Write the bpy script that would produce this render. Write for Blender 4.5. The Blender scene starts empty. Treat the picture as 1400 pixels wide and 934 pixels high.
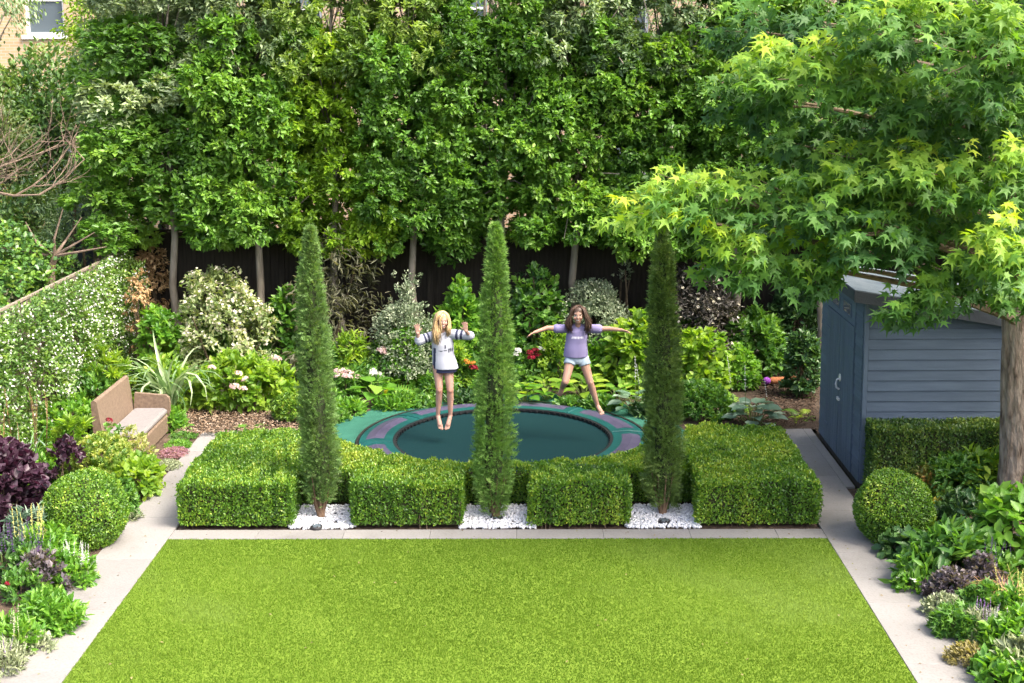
import bpy, math, numpy as np
from mathutils import Matrix, Vector
R = math.radians
sc = bpy.context.scene
C = sc.collection
# ------------------------------------------------------------------ camera
F_PX, PITCH, ROLL, YAW, YPP, EYE = 1820.0, R(8.5), R(-.35), R(.674), 346.1, 5.0
cam_d = bpy.data.cameras.new('camera'); cam = bpy.data.objects.new('camera', cam_d); C.objects.link(cam)
cam_d.sensor_width = 36; cam_d.lens = 36 * F_PX / 1400; cam_d.shift_y = (YPP - 467) / 1400
cam_d.clip_end = 1000
CM = Matrix.Rotation(YAW, 3, 'Z') @ Matrix.Rotation(math.pi / 2 - PITCH, 3, 'X') @ Matrix.Rotation(ROLL, 3, 'Z')
cam.matrix_world = Matrix.Translation((0, 0, EYE)) @ CM.to_4x4()
sc.camera = cam
# ------------------------------------------------------------------ light
SUN = Vector((.70, -.42, 1.1)).normalized()            # towards the sun: high, over the house corner on the right
w = bpy.data.worlds.new('World'); sc.world = w; w.use_nodes = True
nt = w.node_tree; bg = nt.nodes['Background']
sky = nt.nodes.new('ShaderNodeTexSky'); sky.sky_type = 'NISHITA'; sky.sun_disc = False
sky.sun_elevation = math.asin(SUN.z); sky.sun_rotation = math.atan2(SUN.x, SUN.y)
sky.air_density = .7; sky.dust_density = 7; sky.ozone_density = .5      # hazy, whitish summer sky
nt.links.new(sky.outputs[0], bg.inputs[0]); bg.inputs[1].default_value = 0.15
sd = bpy.data.lights.new('sun', 'SUN'); so = bpy.data.objects.new('sun', sd); C.objects.link(so)
sd.energy = 1.0; sd.angle = R(18); sd.color = (1, .94, .84)
so.rotation_euler = (-SUN).to_track_quat('-Z', 'Y').to_euler(); so.location = SUN * 60
sc.view_settings.view_transform = 'Standard'; sc.view_settings.look = 'None'
sc.view_settings.exposure = 2.15; sc.view_settings.gamma = 1
sc.render.engine = 'CYCLES'
sc.cycles.max_bounces = 6; sc.cycles.diffuse_bounces = 5; sc.cycles.glossy_bounces = 2
sc.cycles.transmission_bounces = 4; sc.cycles.transparent_max_bounces = 4
sc.cycles.use_denoising = True
try: sc.cycles.sample_clamp_indirect = 4
except Exception: pass

# ------------------------------------------------------------------ pixel -> place
def _ray(px, py): return CM @ Vector(((px - 700) / F_PX, -(py - YPP) / F_PX, -1))
def G(px, py, z=0.0):
    d = _ray(px, py); t = (z - EYE) / d.z; return Vector((d.x * t, d.y * t, z))
def P(px, py, Y):
    d = _ray(px, py); t = Y / d.y; return Vector((d.x * t, Y, EYE + d.z * t))
def PX(Y): return Y / F_PX         # metres per photograph pixel at that depth

# ------------------------------------------------------------------ materials
MATS = {}
LEAF_GAIN = 1.55
def _new(name):
    m = bpy.data.materials.new(name); m.use_nodes = True; n = m.node_tree.nodes
    return m, m.node_tree, n['Principled BSDF'], n['Material Output']
def ramp(nt, stops, fac=None):
    r = nt.nodes.new('ShaderNodeValToRGB'); e = r.color_ramp.elements
    while len(e) < len(stops): e.new(.5)
    for k, (p, c) in enumerate(stops): e[k].position = p; e[k].color = (*c, 1)
    if fac is not None: nt.links.new(fac, r.inputs[0])
    return r
def leaf_mat(name, cols, rough=.45, trans=.3, tcol=(1.5, 1.5, .5), spec=.5, sheen=0):
    if name in MATS: return MATS[name]
    m, nt, b, out = _new(name); L = nt.links
    at = nt.nodes.new('ShaderNodeAttribute'); at.attribute_name = 'tint'
    cols = [(c[0] * 1.03 + .001, c[1] * .98, c[2] * 1.2 + .002) if c[1] > c[0] and c[1] > 2.2 * c[2] else c for c in cols]
    cols = [tuple(min(.82, v * LEAF_GAIN) if LEAF_GAIN * max(c) < .7 else v for v in c) for c in cols]
    st = [(i / (len(cols) - 1), c) for i, c in enumerate(cols)] if len(cols) > 1 else [(0, cols[0]), (1, cols[0])]
    r = ramp(nt, st, at.outputs['Fac'])
    L.new(r.outputs[0], b.inputs['Base Color']); b.inputs['Roughness'].default_value = rough
    b.inputs['Specular IOR Level'].default_value = spec
    if trans > 0:
        mu = nt.nodes.new('ShaderNodeMix'); mu.data_type = 'RGBA'; mu.blend_type = 'MULTIPLY'; mu.inputs[0].default_value = 1
        L.new(r.outputs[0], mu.inputs[6]); mu.inputs[7].default_value = (*tcol, 1)
        t = nt.nodes.new('ShaderNodeBsdfTranslucent'); L.new(mu.outputs[2], t.inputs[0])
        mx = nt.nodes.new('ShaderNodeMixShader'); mx.inputs[0].default_value = min(.5, trans * 1.35)
        L.new(b.outputs[0], mx.inputs[1]); L.new(t.outputs[0], mx.inputs[2]); L.new(mx.outputs[0], out.inputs[0])
    MATS[name] = m; return m
def noise_mat(name, cols, scale=8, rough=.8, bump=.0, bscale=None, objrand=0, detail=6, stretch=(1, 1, 1), spec=.3, coord='Object', bdist=.02):
    if name in MATS: return MATS[name]
    m, nt, b, out = _new(name); L = nt.links
    tc = nt.nodes.new('ShaderNodeTexCoord'); mp = nt.nodes.new('ShaderNodeMapping'); mp.inputs['Scale'].default_value = stretch
    L.new(tc.outputs[coord], mp.inputs[0])
    n = nt.nodes.new('ShaderNodeTexNoise'); n.inputs['Scale'].default_value = scale; n.inputs['Detail'].default_value = detail
    L.new(mp.outputs[0], n.inputs[0])
    st = [(.3 + .4 * i / (len(cols) - 1), c) for i, c in enumerate(cols)]
    r = ramp(nt, st, n.outputs['Fac']); L.new(r.outputs[0], b.inputs['Base Color'])
    b.inputs['Roughness'].default_value = rough; b.inputs['Specular IOR Level'].default_value = spec
    if objrand:
        oi = nt.nodes.new('ShaderNodeObjectInfo'); mr = nt.nodes.new('ShaderNodeMapRange'); mr.inputs[3].default_value = 1 - objrand; mr.inputs[4].default_value = 1 + objrand; L.new(oi.outputs['Random'], mr.inputs[0])
        hs = nt.nodes.new('ShaderNodeHueSaturation'); L.new(mr.outputs[0], hs.inputs['Value']); L.new(r.outputs[0], hs.inputs['Color']); L.new(hs.outputs[0], b.inputs['Base Color'])
    if bump:
        n2 = nt.nodes.new('ShaderNodeTexNoise'); n2.inputs['Scale'].default_value = bscale or scale * 4; n2.inputs['Detail'].default_value = 8
        L.new(mp.outputs[0], n2.inputs[0])
        bp = nt.nodes.new('ShaderNodeBump'); bp.inputs['Strength'].default_value = bump; bp.inputs['Distance'].default_value = bdist
        L.new(n2.outputs['Fac'], bp.inputs['Height']); L.new(bp.outputs[0], b.inputs['Normal'])
    MATS[name] = m; return m
def attr_mat(name, rough=.6, spec=.3, sss=0, rad=(1, .4, .2)):
    if name in MATS: return MATS[name]
    m, nt, b, out = _new(name)
    at = nt.nodes.new('ShaderNodeAttribute'); at.attribute_name = 'col'
    nt.links.new(at.outputs['Color'], b.inputs['Base Color']); b.inputs['Roughness'].default_value = rough
    b.inputs['Specular IOR Level'].default_value = spec
    if sss: b.inputs['Subsurface Weight'].default_value = sss; b.inputs['Subsurface Radius'].default_value = rad; b.inputs['Subsurface Scale'].default_value = .01
    MATS[name] = m; return m

# ------------------------------------------------------------------ objects
def tag(o, label=None, cat=None, group=None, kind=None):
    if label: o['label'] = label
    if cat: o['category'] = cat
    if group: o['group'] = group
    if kind: o['kind'] = kind
    return o
def link(name, data, parent=None, mat=None):
    if mat is not None and data is not None and not data.materials: data.materials.append(mat)
    o = bpy.data.objects.new(name, data); C.objects.link(o)
    if parent is not None: o.parent = parent
    return o
def thing(name, label, cat, loc=(0, 0, 0), rz=0, group=None):
    o = link(name, None); o.location = loc; o.rotation_euler = (0, 0, rz); o.empty_display_size = .1
    return tag(o, label, cat, group)
def np_mesh(name, V, F, tint=None, col=None, smooth=False):
    """V (n,3); F (m,k) int array or list of tuples"""
    me = bpy.data.meshes.new(name); V = np.asarray(V, np.float32)
    if isinstance(F, np.ndarray):
        m, k = F.shape
        me.vertices.add(len(V)); me.vertices.foreach_set('co', V.ravel())
        me.loops.add(m * k); me.loops.foreach_set('vertex_index', F.astype(np.int32).ravel())
        me.polygons.add(m); me.polygons.foreach_set('loop_start', np.arange(0, m * k, k, dtype=np.int32))
        me.update(calc_edges=True)
    else:
        me.from_pydata(V.tolist(), [], F); me.update()
    if tint is not None:
        a = me.attributes.new('tint', 'FLOAT', 'POINT'); a.data.foreach_set('value', np.asarray(tint, np.float32))
    if col is not None:
        a = me.attributes.new('col', 'FLOAT_COLOR', 'POINT'); a.data.foreach_set('color', np.asarray(col, np.float32).ravel())
    if smooth: me.polygons.foreach_set('use_smooth', np.ones(len(me.polygons), bool))
    return me
class MB:
    """collects simple solids into one mesh"""
    def __init__(s): s.v = []; s.f = []
    def add(s, v, f):
        n = len(s.v); s.v += [tuple(p) for p in v]; s.f += [tuple(i + n for i in q) for q in f]; return s
    def box(s, a, b, bev=0):
        (x0, y0, z0), (x1, y1, z1) = a, b
        if bev:
            h = min(bev, (x1 - x0) / 2.01, (y1 - y0) / 2.01, (z1 - z0) / 2.01)
            def ring(z, i): return [(x0 + i + h, y0 + i, z), (x1 - i - h, y0 + i, z), (x1 - i, y0 + i + h, z), (x1 - i, y1 - i - h, z),
                                    (x1 - i - h, y1 - i, z), (x0 + i + h, y1 - i, z), (x0 + i, y1 - i - h, z), (x0 + i, y0 + i + h, z)]
            rs = [ring(z0, h * .9), ring(z0 + h, 0), ring(z1 - h, 0), ring(z1, h * .9)]
            return s.loft(rs)
        return s.add([(x0, y0, z0), (x1, y0, z0), (x1, y1, z0), (x0, y1, z0), (x0, y0, z1), (x1, y0, z1), (x1, y1, z1), (x0, y1, z1)],
                     [(3, 2, 1, 0), (4, 5, 6, 7), (0, 1, 5, 4), (1, 2, 6, 5), (2, 3, 7, 6), (3, 0, 4, 7)])
    def loft(s, rings, cap=True):
        n = len(rings[0]); v = [p for r in rings for p in r]; f = []
        for i in range(len(rings) - 1):
            for j in range(n):
                k = (j + 1) % n; f.append((i * n + j, i * n + k, (i + 1) * n + k, (i + 1) * n + j))
        if cap: f.append(tuple(range(n - 1, -1, -1))); f.append(tuple((len(rings) - 1) * n + j for j in range(n)))
        return s.add(v, f)
    def tube(s, pts, rad, sides=7, cap=True):
        pts = [Vector(p) for p in pts]; rings = []; up = Vector((.13, .31, .94))
        for i, p in enumerate(pts):
            d = (pts[min(i + 1, len(pts) - 1)] - pts[max(i - 1, 0)]).normalized()
            a = d.cross(up); a = d.cross(Vector((1, 0, 0))) if a.length < .1 else a
            a.normalize(); b = d.cross(a); r = rad[i] if hasattr(rad, '__len__') else rad
            rings.append([p + (a * math.cos(2 * math.pi * j / sides) + b * math.sin(2 * math.pi * j / sides)) * r for j in range(sides)])
        return s.loft(rings, cap)
    def prism(s, poly, z0, z1):
        n = len(poly)
        return s.loft([[(x, y, z0) for x, y in poly], [(x, y, z1) for x, y in poly]])
    def ell(s, c, r, nu=14, nv=9, M=None):
        c = Vector(c); rings = []
        for i in range(1, nv):
            t = math.pi * i / nv; ring = []
            for j in range(nu):
                a = 2 * math.pi * j / nu
                p = Vector((r[0] * math.sin(t) * math.cos(a), r[1] * math.sin(t) * math.sin(a), -r[2] * math.cos(t)))
                ring.append(c + (M @ p if M else p))
            rings.append(ring)
        return s.loft(rings)
    def cap(s, p, q, r0, r1, sides=12):
        p, q = Vector(p), Vector(q); d = (q - p).normalized(); pts = []; rr = []
        for t in (-.95, -.7, -.35): pts.append(p + d * t * r0); rr.append(r0 * math.sqrt(1 - t * t))
        pts += [p, q]; rr += [r0, r1]
        for t in (.35, .7, .95): pts.append(q + d * t * r1); rr.append(r1 * math.sqrt(1 - t * t))
        return s.tube(pts, rr, sides)
    def mesh(s, name, smooth=False, tint=None):
        return np_mesh(name, np.array([tuple(p) for p in s.v], float), s.f, smooth=smooth, tint=None if tint is None else np.full(len(s.v), tint))
    def obj(s, name, mat, parent=None, smooth=False, tint=None): return link(name, s.mesh(name, smooth, tint), parent, mat)

# ------------------------------------------------------------------ leaves
def unit(a): return a / np.maximum(np.linalg.norm(a, axis=-1, keepdims=True), 1e-9)
def rnd_dir(rng, n): return unit(rng.normal(size=(n, 3)))
def T(v, f): return np.array(v, float), np.array(f, int)
DIAMOND = T([(0, 0, 0), (.5, .45, .1), (0, 1, -.12), (-.5, .45, .1)], [(0, 1, 2), (0, 2, 3)])
OVAL = T([(0, 0, 0), (.36, .22, .07), (.44, .58, .05), (0, 1, -.16), (-.44, .58, .05), (-.36, .22, .07)],
         [(0, 1, 3), (1, 2, 3), (0, 3, 5), (5, 3, 4)])
def _star():
    v = [(0, 0, 0), (0, .22, 0)]; lob = [(-118, .5), (-58, .82), (0, .98), (58, .82), (118, .5)]
    o = []
    for i, (a, l) in enumerate(lob):
        a = R(a); c = np.array((0, .25)); d = np.array((math.sin(a), math.cos(a))); n = np.array((d[1], -d[0]))
        for t, wd in ((.40, -.085), (1, 0), (.40, .085)):
            q = c + d * l * t * .78 + n * wd; o.append((q[0], q[1], -.16 * t * t * l))
    v += o; f = []; n = len(o)
    for i in range(5):
        a = 2 + 3 * i; f += [(1, a, a + 1), (1, a + 1, a + 2)]
        if i < 4: f.append((1, a + 2, a + 3))
    f += [(0, 2, 1), (0, 1, 2 + n - 1)]
    return T(v, f)
STAR = _star()
def _spray():
    v = []; f = []
    def tri(*p): k = len(v); v.extend(p); f.append((k, k + 1, k + 2))
    tri((-.07, .5, 0), (.07, .5, 0), (0, 1, .03)); tri((-.04, 0, 0), (.04, 0, 0), (0, .75, .02))
    for i, y in enumerate((.15, .42)):
        for s in (-1, 1): tri((0, y, 0), (0, y + .16, .02), (s * (.36 - .08 * i), y + .36, .06 * (i % 2)))
    return T(v, f)
SPRAY = _spray()
def _frond():
    v = []; f = []; n = 15
    def z(t): return .5 * t - .95 * t * t
    def tri(*p): k = len(v); v.extend(p); f.append((k, k + 1, k + 2))
    for i in range(n):
        t = .1 + .88 * i / n; l = .27 * math.sin(math.pi * min(1, (t * .85 + .16))) ** .8 * (1.02 - t * .85); y = t * (1 - .28 * t)
        for s in (-1, 1): tri((0, y - .006, z(t)), (0, y + .045, z(t + .04)), (s * l, y + .08, z(t) - .05))
    for i in range(4):
        a, b = i / 4, (i + 1) / 4; y0, y1 = a * (1 - .28 * a), b * (1 - .28 * b)
        tri((-.012, y0, z(a)), (.012, y0, z(a)), (0, y1, z(b)))
    return T(v, f)
FROND = _frond()
def _flower(n=5):
    v = [(0, 0, 0)]; f = []
    for i in range(n):
        a = 2 * math.pi * i / n
        for da, r in ((-.5, .62), (0, 1), (.5, .62)):
            v.append((r * .5 * math.cos(a + da * 1.1), r * .5 * math.sin(a + da * 1.1), .12 * r))
        k = 1 + 3 * i; f += [(0, k, k + 1), (0, k + 1, k + 2)]
    return T(v, f)
FLOWER = _flower(5)
t_ = (1 + 5 ** .5) / 2
ICO = (unit(np.array([(-1, t_, 0), (1, t_, 0), (-1, -t_, 0), (1, -t_, 0), (0, -1, t_), (0, 1, t_), (0, -1, -t_), (0, 1, -t_), (t_, 0, -1), (t_, 0, 1), (-t_, 0, -1), (-t_, 0, 1)], float)) * .5,
       np.array([(0, 11, 5), (0, 5, 1), (0, 1, 7), (0, 7, 10), (0, 10, 11), (1, 5, 9), (5, 11, 4), (11, 10, 2), (10, 7, 6), (7, 1, 8), (3, 9, 4), (3, 4, 2), (3, 2, 6), (3, 6, 8), (3, 8, 9), (4, 9, 5), (2, 4, 11), (6, 2, 10), (8, 6, 7), (9, 8, 1)]))
class Leaves:
    def __init__(s): s.a = []
    def add(s, pos, d, nrm, L, W, tint):
        n = len(pos); one = lambda q: np.broadcast_to(np.asarray(q, float), (n,))
        d = unit(d); side = unit(np.cross(d, nrm)); nr = np.cross(side, d)
        s.a.append((pos, d, side, nr, one(L), one(W), one(tint))); return s
    def cat(s): return [np.concatenate([q[i] for q in s.a]) for i in range(7)]
    def build(s, name, tpl, sel=None):
        p, d, sd, nr, L, W, t = s.cat() if sel is None else [q[sel] for q in s.cat()]
        tv, tf = tpl; k = len(tv)
        V = (p[:, None] + tv[None, :, 0:1] * (W[:, None, None] * sd[:, None]) + tv[None, :, 1:2] * (L[:, None, None] * d[:, None])
             + tv[None, :, 2:3] * (L[:, None, None] * nr[:, None])).reshape(-1, 3)
        Fc = (tf[None] + (np.arange(len(p)) * k)[:, None, None]).reshape(-1, tf.shape[1])
        return np_mesh(name, V, Fc, tint=np.repeat(t, k))
_LM = {}
def leaf_data(tpl, key, mat, asp, tint):
    """a shared single-leaf mesh of unit length"""
    tq = min(5, max(0, int(tint * 6))); aq = round(asp, 1); k = (key, mat.name, aq, tq)
    if k not in _LM:
        tv, tf = tpl; v = tv * np.array((aq, 1, 1)); me = np_mesh('leaf', v, tf, tint=np.full(len(v), (tq + .5) / 6)); me.materials.append(mat); _LM[k] = me
    return _LM[k]
def leaf_objects(lv, idx, tpl, key, mat, parent, name='leaf'):
    p, d, sd, nr, L, W, t = lv.cat()
    for i in idx:
        o = link(name, leaf_data(tpl, key, mat, W[i] / L[i], t[i]), parent)
        l = L[i]; M = Matrix([[sd[i][r] * l, d[i][r] * l, nr[i][r] * l, p[i][r]] for r in range(3)] + [[0, 0, 0, 1]])
        o.matrix_local = M
def put_leaves(lv, tpl, key, mat, parent, n_obj=0, name='leaf', rest='foliage', toward=None, seed=0):
    """n_obj leaves on the outside become objects of their own, the rest one part"""
    p, d, sd, nr, L, W, t = lv.cat(); n = len(p)
    if n_obj:
        tw = np.array(toward if toward is not None else (0, -.7, .5)); sco = p @ tw + np.random.default_rng(seed).random(n) * .15 * np.ptp(p @ tw)
        order = np.argsort(-sco); idx = order[:n_obj]; oth = order[n_obj:]
        leaf_objects(lv, idx, tpl, key, mat, parent, name)
    else: oth = np.arange(n)
    if len(oth):
        o = link(rest, lv.build(rest, tpl, oth), parent, mat)
        if n_obj: o['kind'] = 'stuff'
def wob(rng, k=5, f=2.0):
    """smooth pseudo noise on points, about -1..1"""
    K = rng.normal(size=(k, 3)) * f; ph = rng.random(k) * 6.28
    return lambda p: np.sin(p @ K.T + ph).sum(-1) / k ** .5 / 1.2
def clumps(lv, rng, cen, out, k, r, L, W, up=.35, spread=.8, droop=0., nup=.7, tint=None, Lv=.3, trand=.35):
    n = len(cen); c = np.repeat(cen, k, 0); o = np.repeat(out, k, 0); N = n * k
    d = unit(o * .7 + rnd_dir(rng, N) * spread + np.array((0, 0, up - droop)))
    pos = c + rnd_dir(rng, N) * (rng.random((N, 1)) ** .5) * r
    nr = unit(np.array((0, 0, nup)) + o * .5 + rnd_dir(rng, N) * .55)
    ll = L * (1 + Lv * (rng.random(N) * 2 - 1)); ct = rng.random(n) if tint is None else tint
    tt = np.clip(np.repeat(ct, k) * (1 - trand) + rng.random(N) * trand, 0, 1)
    lv.add(pos, d, nr, ll, ll * W / L, tt)
def dome_pts(rng, n, size, lump=.18, inner=.5, bottom=.3, freq=2.2):
    w_, d_, h_ = size; q = rnd_dir(rng, n); q[:, 2] = np.where(q[:, 2] < -.55, -q[:, 2], q[:, 2]); wf = wob(rng, 6, freq)
    rad = inner + (1 - inner) * rng.random(n) ** .45; rad *= 1 + lump * wf(q)
    zc = h_ * bottom; r3 = np.where(q[:, 2:3] > 0, [[w_ / 2, d_ / 2, h_ - zc]], [[w_ / 2, d_ / 2, zc]])
    pos = q * rad[:, None] * r3 + np.array((0, 0, zc)); pos[:, 2] = np.maximum(pos[:, 2], .03)
    return pos, unit(q / np.array((w_, d_, h_ * 1.2)))
def box_pts(rng, n, size, inner=.3, freq=1.2, lump=.1):
    s3 = np.array(size) / 2; q = (rng.random((n, 3)) * 2 - 1); ax = rng.choice(3, n, p=[.3, .5, .2]); sg = np.where(rng.random(n) < (.35), 1, -1)
    sg = np.where(ax == 0, np.where(rng.random(n) < .5, 1, -1), sg); sg = np.where(ax == 2, np.where(rng.random(n) < .75, 1, -1), sg)
    dep = 1 - inner * rng.random(n) ** 2
    q[np.arange(n), ax] = sg * dep; wf = wob(rng, 6, freq); q2 = q * (1 + lump * wf(q * s3))[:, None]
    out = np.zeros((n, 3)); out[np.arange(n), ax] = sg
    return q2 * s3 + np.array((0, 0, s3[2])), unit(out + q * .35)
def puff_pts(rng, n, size, npuff, r0=.24, r1=.42):
    """points on the outside of many overlapping rounded puffs that fill a box, so the crown has light and dark masses"""
    w_, d_, h_ = size; c = rng.random((npuff, 3)) * np.array((w_, d_, h_)) - np.array((w_ / 2, d_ / 2, 0)); pr = r0 + (r1 - r0) * rng.random(npuff); c[:, 2] = pr + c[:, 2] / h_ * (h_ - 1.4 * pr)
    j = rng.choice(npuff, n, p=pr ** 2 / (pr ** 2).sum()); q = rnd_dir(rng, n); q[:, 1] = np.where(rng.random(n) < .35, -np.abs(q[:, 1]), q[:, 1]); rad = pr[j] * (.72 + .33 * rng.random(n) ** .6)
    pos = c[j] + q * rad[:, None] * np.array((1, 1, .85)); keep = np.ones(n, bool)
    return pos, unit(q + np.array((0, -.12, .1))), j
def stems(rng, parent, tops, base_r, mat, r0=.012, name='stems', bend=.1):
    mb = MB()
    for t in tops:
        a = rng.random() * 6.28; b = Vector((base_r * math.cos(a) * rng.random(), base_r * math.sin(a) * rng.random(), -.02)); t = Vector(t)
        m = b.lerp(t, .5) + Vector(rng.normal(size=3) * bend * t.length * .5); mb.tube([b, m, t], [r0, r0 * .8, r0 * .4], 5)
    return mb.obj(name, mat, parent)

M_BARK = noise_mat('bark grey', [(.10, .085, .065), (.20, .175, .14), (.27, .24, .20)], 9, .9, .6, 30, stretch=(1, 1, .3))
M_TWIG = noise_mat('twig', [(.075, .055, .035), (.13, .10, .065)], 20, .9)
M_GSTEM = noise_mat('green stem', [(.10, .14, .04), (.16, .2, .06)], 20, .7)

def bush(name, label, cat, loc, size, mat, L, W, n, k, tpl=OVAL, key='oval', seed=1, shape='dome', n_obj=0, group=None, up=.35, droop=0., spread=.8,
         lump=.18, inner=.5, r=None, nup=.7, stem=6, bottom=.3, freq=2.2, trand=.35):
    if tpl is OVAL and L < .075 and not n_obj: tpl, W = DIAMOND, W * 1.2
    rng = np.random.default_rng(seed); root = thing(name, label, cat, loc, 0, group)
    cen, out = dome_pts(rng, n, size, lump, inner, bottom, freq) if shape == 'dome' else box_pts(rng, n, size, lump=lump)
    lv = Leaves(); clumps(lv, rng, cen, out, k, r if r is not None else L * .7, L, W, up, spread, droop, nup, trand=trand)
    put_leaves(lv, tpl, key, mat, root, n_obj, seed=seed)
    if stem: stems(rng, root, cen[rng.choice(n, min(stem, n), False)] * .93, size[0] * .12, M_TWIG, max(.006, .014 * size[2]))
    return root, cen, out, rng

# ================================================================== SETTING
M_SOIL = noise_mat('soil', [(.035, .024, .016), (.075, .052, .035), (.11, .08, .055)], 14, .95, .8, 60)
M_MULCH = noise_mat('mulch', [(.03, .02, .013), (.06, .042, .029), (.10, .074, .053)], 26, .95, .9, 90)
def stone_mat():
    m, nt, b, out = _new('limestone'); L = nt.links
    tc = nt.nodes.new('ShaderNodeTexCoord'); oi = nt.nodes.new('ShaderNodeObjectInfo')
    geo = nt.nodes.new('ShaderNodeNewGeometry')
    n = nt.nodes.new('ShaderNodeTexNoise'); n.inputs['Scale'].default_value = 1.1; n.inputs['Detail'].default_value = 9; n.inputs['Roughness'].default_value = .62
    L.new(geo.outputs['Position'], n.inputs[0])
    r = ramp(nt, [(.3, (.165, .159, .150)), (.42, (.20, .194, .185)), (.6, (.218, .212, .203)), (.72, (.232, .227, .218))], n.outputs['Fac'])
    v = nt.nodes.new('ShaderNodeTexNoise'); v.inputs['Scale'].default_value = 55; v.inputs['Detail'].default_value = 4; L.new(geo.outputs['Position'], v.inputs[0])
    r2 = ramp(nt, [(.36, (.80, .78, .74)), (.5, (1, 1, 1))], v.outputs['Fac'])
    mu = nt.nodes.new('ShaderNodeMix'); mu.data_type = 'RGBA'; mu.blend_type = 'MULTIPLY'; mu.inputs[0].default_value = .6
    L.new(r.outputs[0], mu.inputs[6]); L.new(r2.outputs[0], mu.inputs[7])
    hs = nt.nodes.new('ShaderNodeHueSaturation'); mr = nt.nodes.new('ShaderNodeMapRange'); mr.inputs[3].default_value = .93; mr.inputs[4].default_value = 1.05
    L.new(oi.outputs['Random'], mr.inputs[0]); L.new(mr.outputs[0], hs.inputs['Value']); L.new(mu.outputs[2], hs.inputs['Color'])
    L.new(hs.outputs[0], b.inputs['Base Color']); b.inputs['Roughness'].default_value = .75
    bp = nt.nodes.new('ShaderNodeBump'); bp.inputs['Strength'].default_value = .25; bp.inputs['Distance'].default_value = .01
    L.new(v.outputs['Fac'], bp.inputs['Height']); L.new(bp.outputs[0], b.inputs['Normal'])
    return m
M_STONE = stone_mat()
M_JOINT = noise_mat('joint', [(.19, .18, .165), (.23, .22, .20)], 20, .95)
def struct(name, mesh, mat, parent=None):
    o = link(name, mesh, parent, mat)
    if parent is None: o['kind'] = 'structure'
    return o
def sheet(x0, y0, x1, y1, z, name, nx=1, ny=1):
    xs = np.linspace(x0, x1, nx + 1); ys = np.linspace(y0, y1, ny + 1)
    V = [(x, y, z) for y in ys for x in xs]; Fc = [(j * (nx + 1) + i, j * (nx + 1) + i + 1, (j + 1) * (nx + 1) + i + 1, (j + 1) * (nx + 1) + i) for j in range(ny) for i in range(nx)]
    return np_mesh(name, np.array(V), Fc)
struct('ground', sheet(-150, -60, 150, 250, -.06, 'ground'), noise_mat('ground', [(.05, .045, .02), (.06, .07, .025), (.08, .06, .04)], 2.5, .95, .6, 30))
LX0, LX1, LYF = -3.77, 3.1, 13.27                     # lawn edges
PLO, PRO = -4.37, 3.68                               # outer path edges
# planting beds, a little humped
def bed(name, x0, x1, y0, y1, mat, z=-.005, hump=.05, seed=3):
    rng = np.random.default_rng(seed); nx = max(2, int((x1 - x0) / .12)); ny = max(2, int((y1 - y0) / .12)); me = sheet(x0, y0, x1, y1, z, name, nx, ny)
    v = np.zeros(len(me.vertices) * 3); me.vertices.foreach_get('co', v); v = v.reshape(-1, 3); wf = wob(rng, 8, 3)
    e = np.minimum(np.minimum(v[:, 0] - x0, x1 - v[:, 0]), np.minimum(v[:, 1] - y0, y1 - v[:, 1])); v[:, 2] += np.clip(e / .3, 0, 1) * (hump * (.6 + .4 * wf(v))); tr_ = np.hypot(v[:, 0] + .33, v[:, 1] - 16.87); v[:, 2] = np.where(tr_ < 2.42, np.minimum(v[:, 2], -.02), v[:, 2])
    me.vertices.foreach_set('co', v.ravel()); me.update(); return struct(name, me, mat)
bed('flower_bed_left', -6.38, PLO - .006, 4, 17.3, M_SOIL)
bed('flower_bed_right', PRO + .006, 7.4, 4, 14.88, M_SOIL, seed=4)
bed('bark_bed_back', -6.38, 7.4, 17.36, 21.2, M_MULCH, seed=5)
bed('hedge_bed', LX0 + .006, LX1 - .006, 13.55, 17.3, M_SOIL, -.012, .012, 6)
struct('hardstanding', sheet(3.85, 14.9, 7.4, 17.34, -.004, 'hardstanding'), M_SOIL)
# paths: a bed of joint mortar that carries the slabs
def slab_mesh(w_, l_):
    return MB().box((0, 0, -.028), (w_, l_, .0), .003).mesh('paving_slab')
def path(name, x0, y0, x1, y1, ln, along):
    base = struct(name, sheet(x0 + .004, y0 + .004, x1 - .004, y1 - .004, -.004, name), M_JOINT); cache = {}
    a = y0 if along == 'y' else x0; end = y1 if along == 'y' else x1
    while a < end - .02:
        l = min(ln, end - a); k = round(l, 3)
        if k not in cache:
            cache[k] = slab_mesh((x1 - x0), l - .004) if along == 'y' else slab_mesh(l - .003, (y1 - y0)); cache[k].materials.append(M_STONE)
        o = link('paving_slab', cache[k], base); o.location = (x0, a + .003, .012) if along == 'y' else (a + .003, y0, .012)
        a += l
path('path_left', PLO, 10.27 - 1.22 * 5, LX0 - .003, 17.0, 1.22, 'y')
path('path_right', LX1 + .003, 10.38 - 1.24 * 5, PRO, 17.34, 1.24, 'y')
path('path_edging', LX0 + .001, LYF + .003, LX1 - .001, 13.54, .91, 'x')
path('path_back', PLO, 17.003, -2.9, 17.33, .74, 'x')
path('path_by_shed', PRO + .003, 14.92, 3.79, 17.34, 1.21, 'y')
path('path_by_bench', -5.7, 15.5, PLO - .35, 17.2, .85, 'x')
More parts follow.
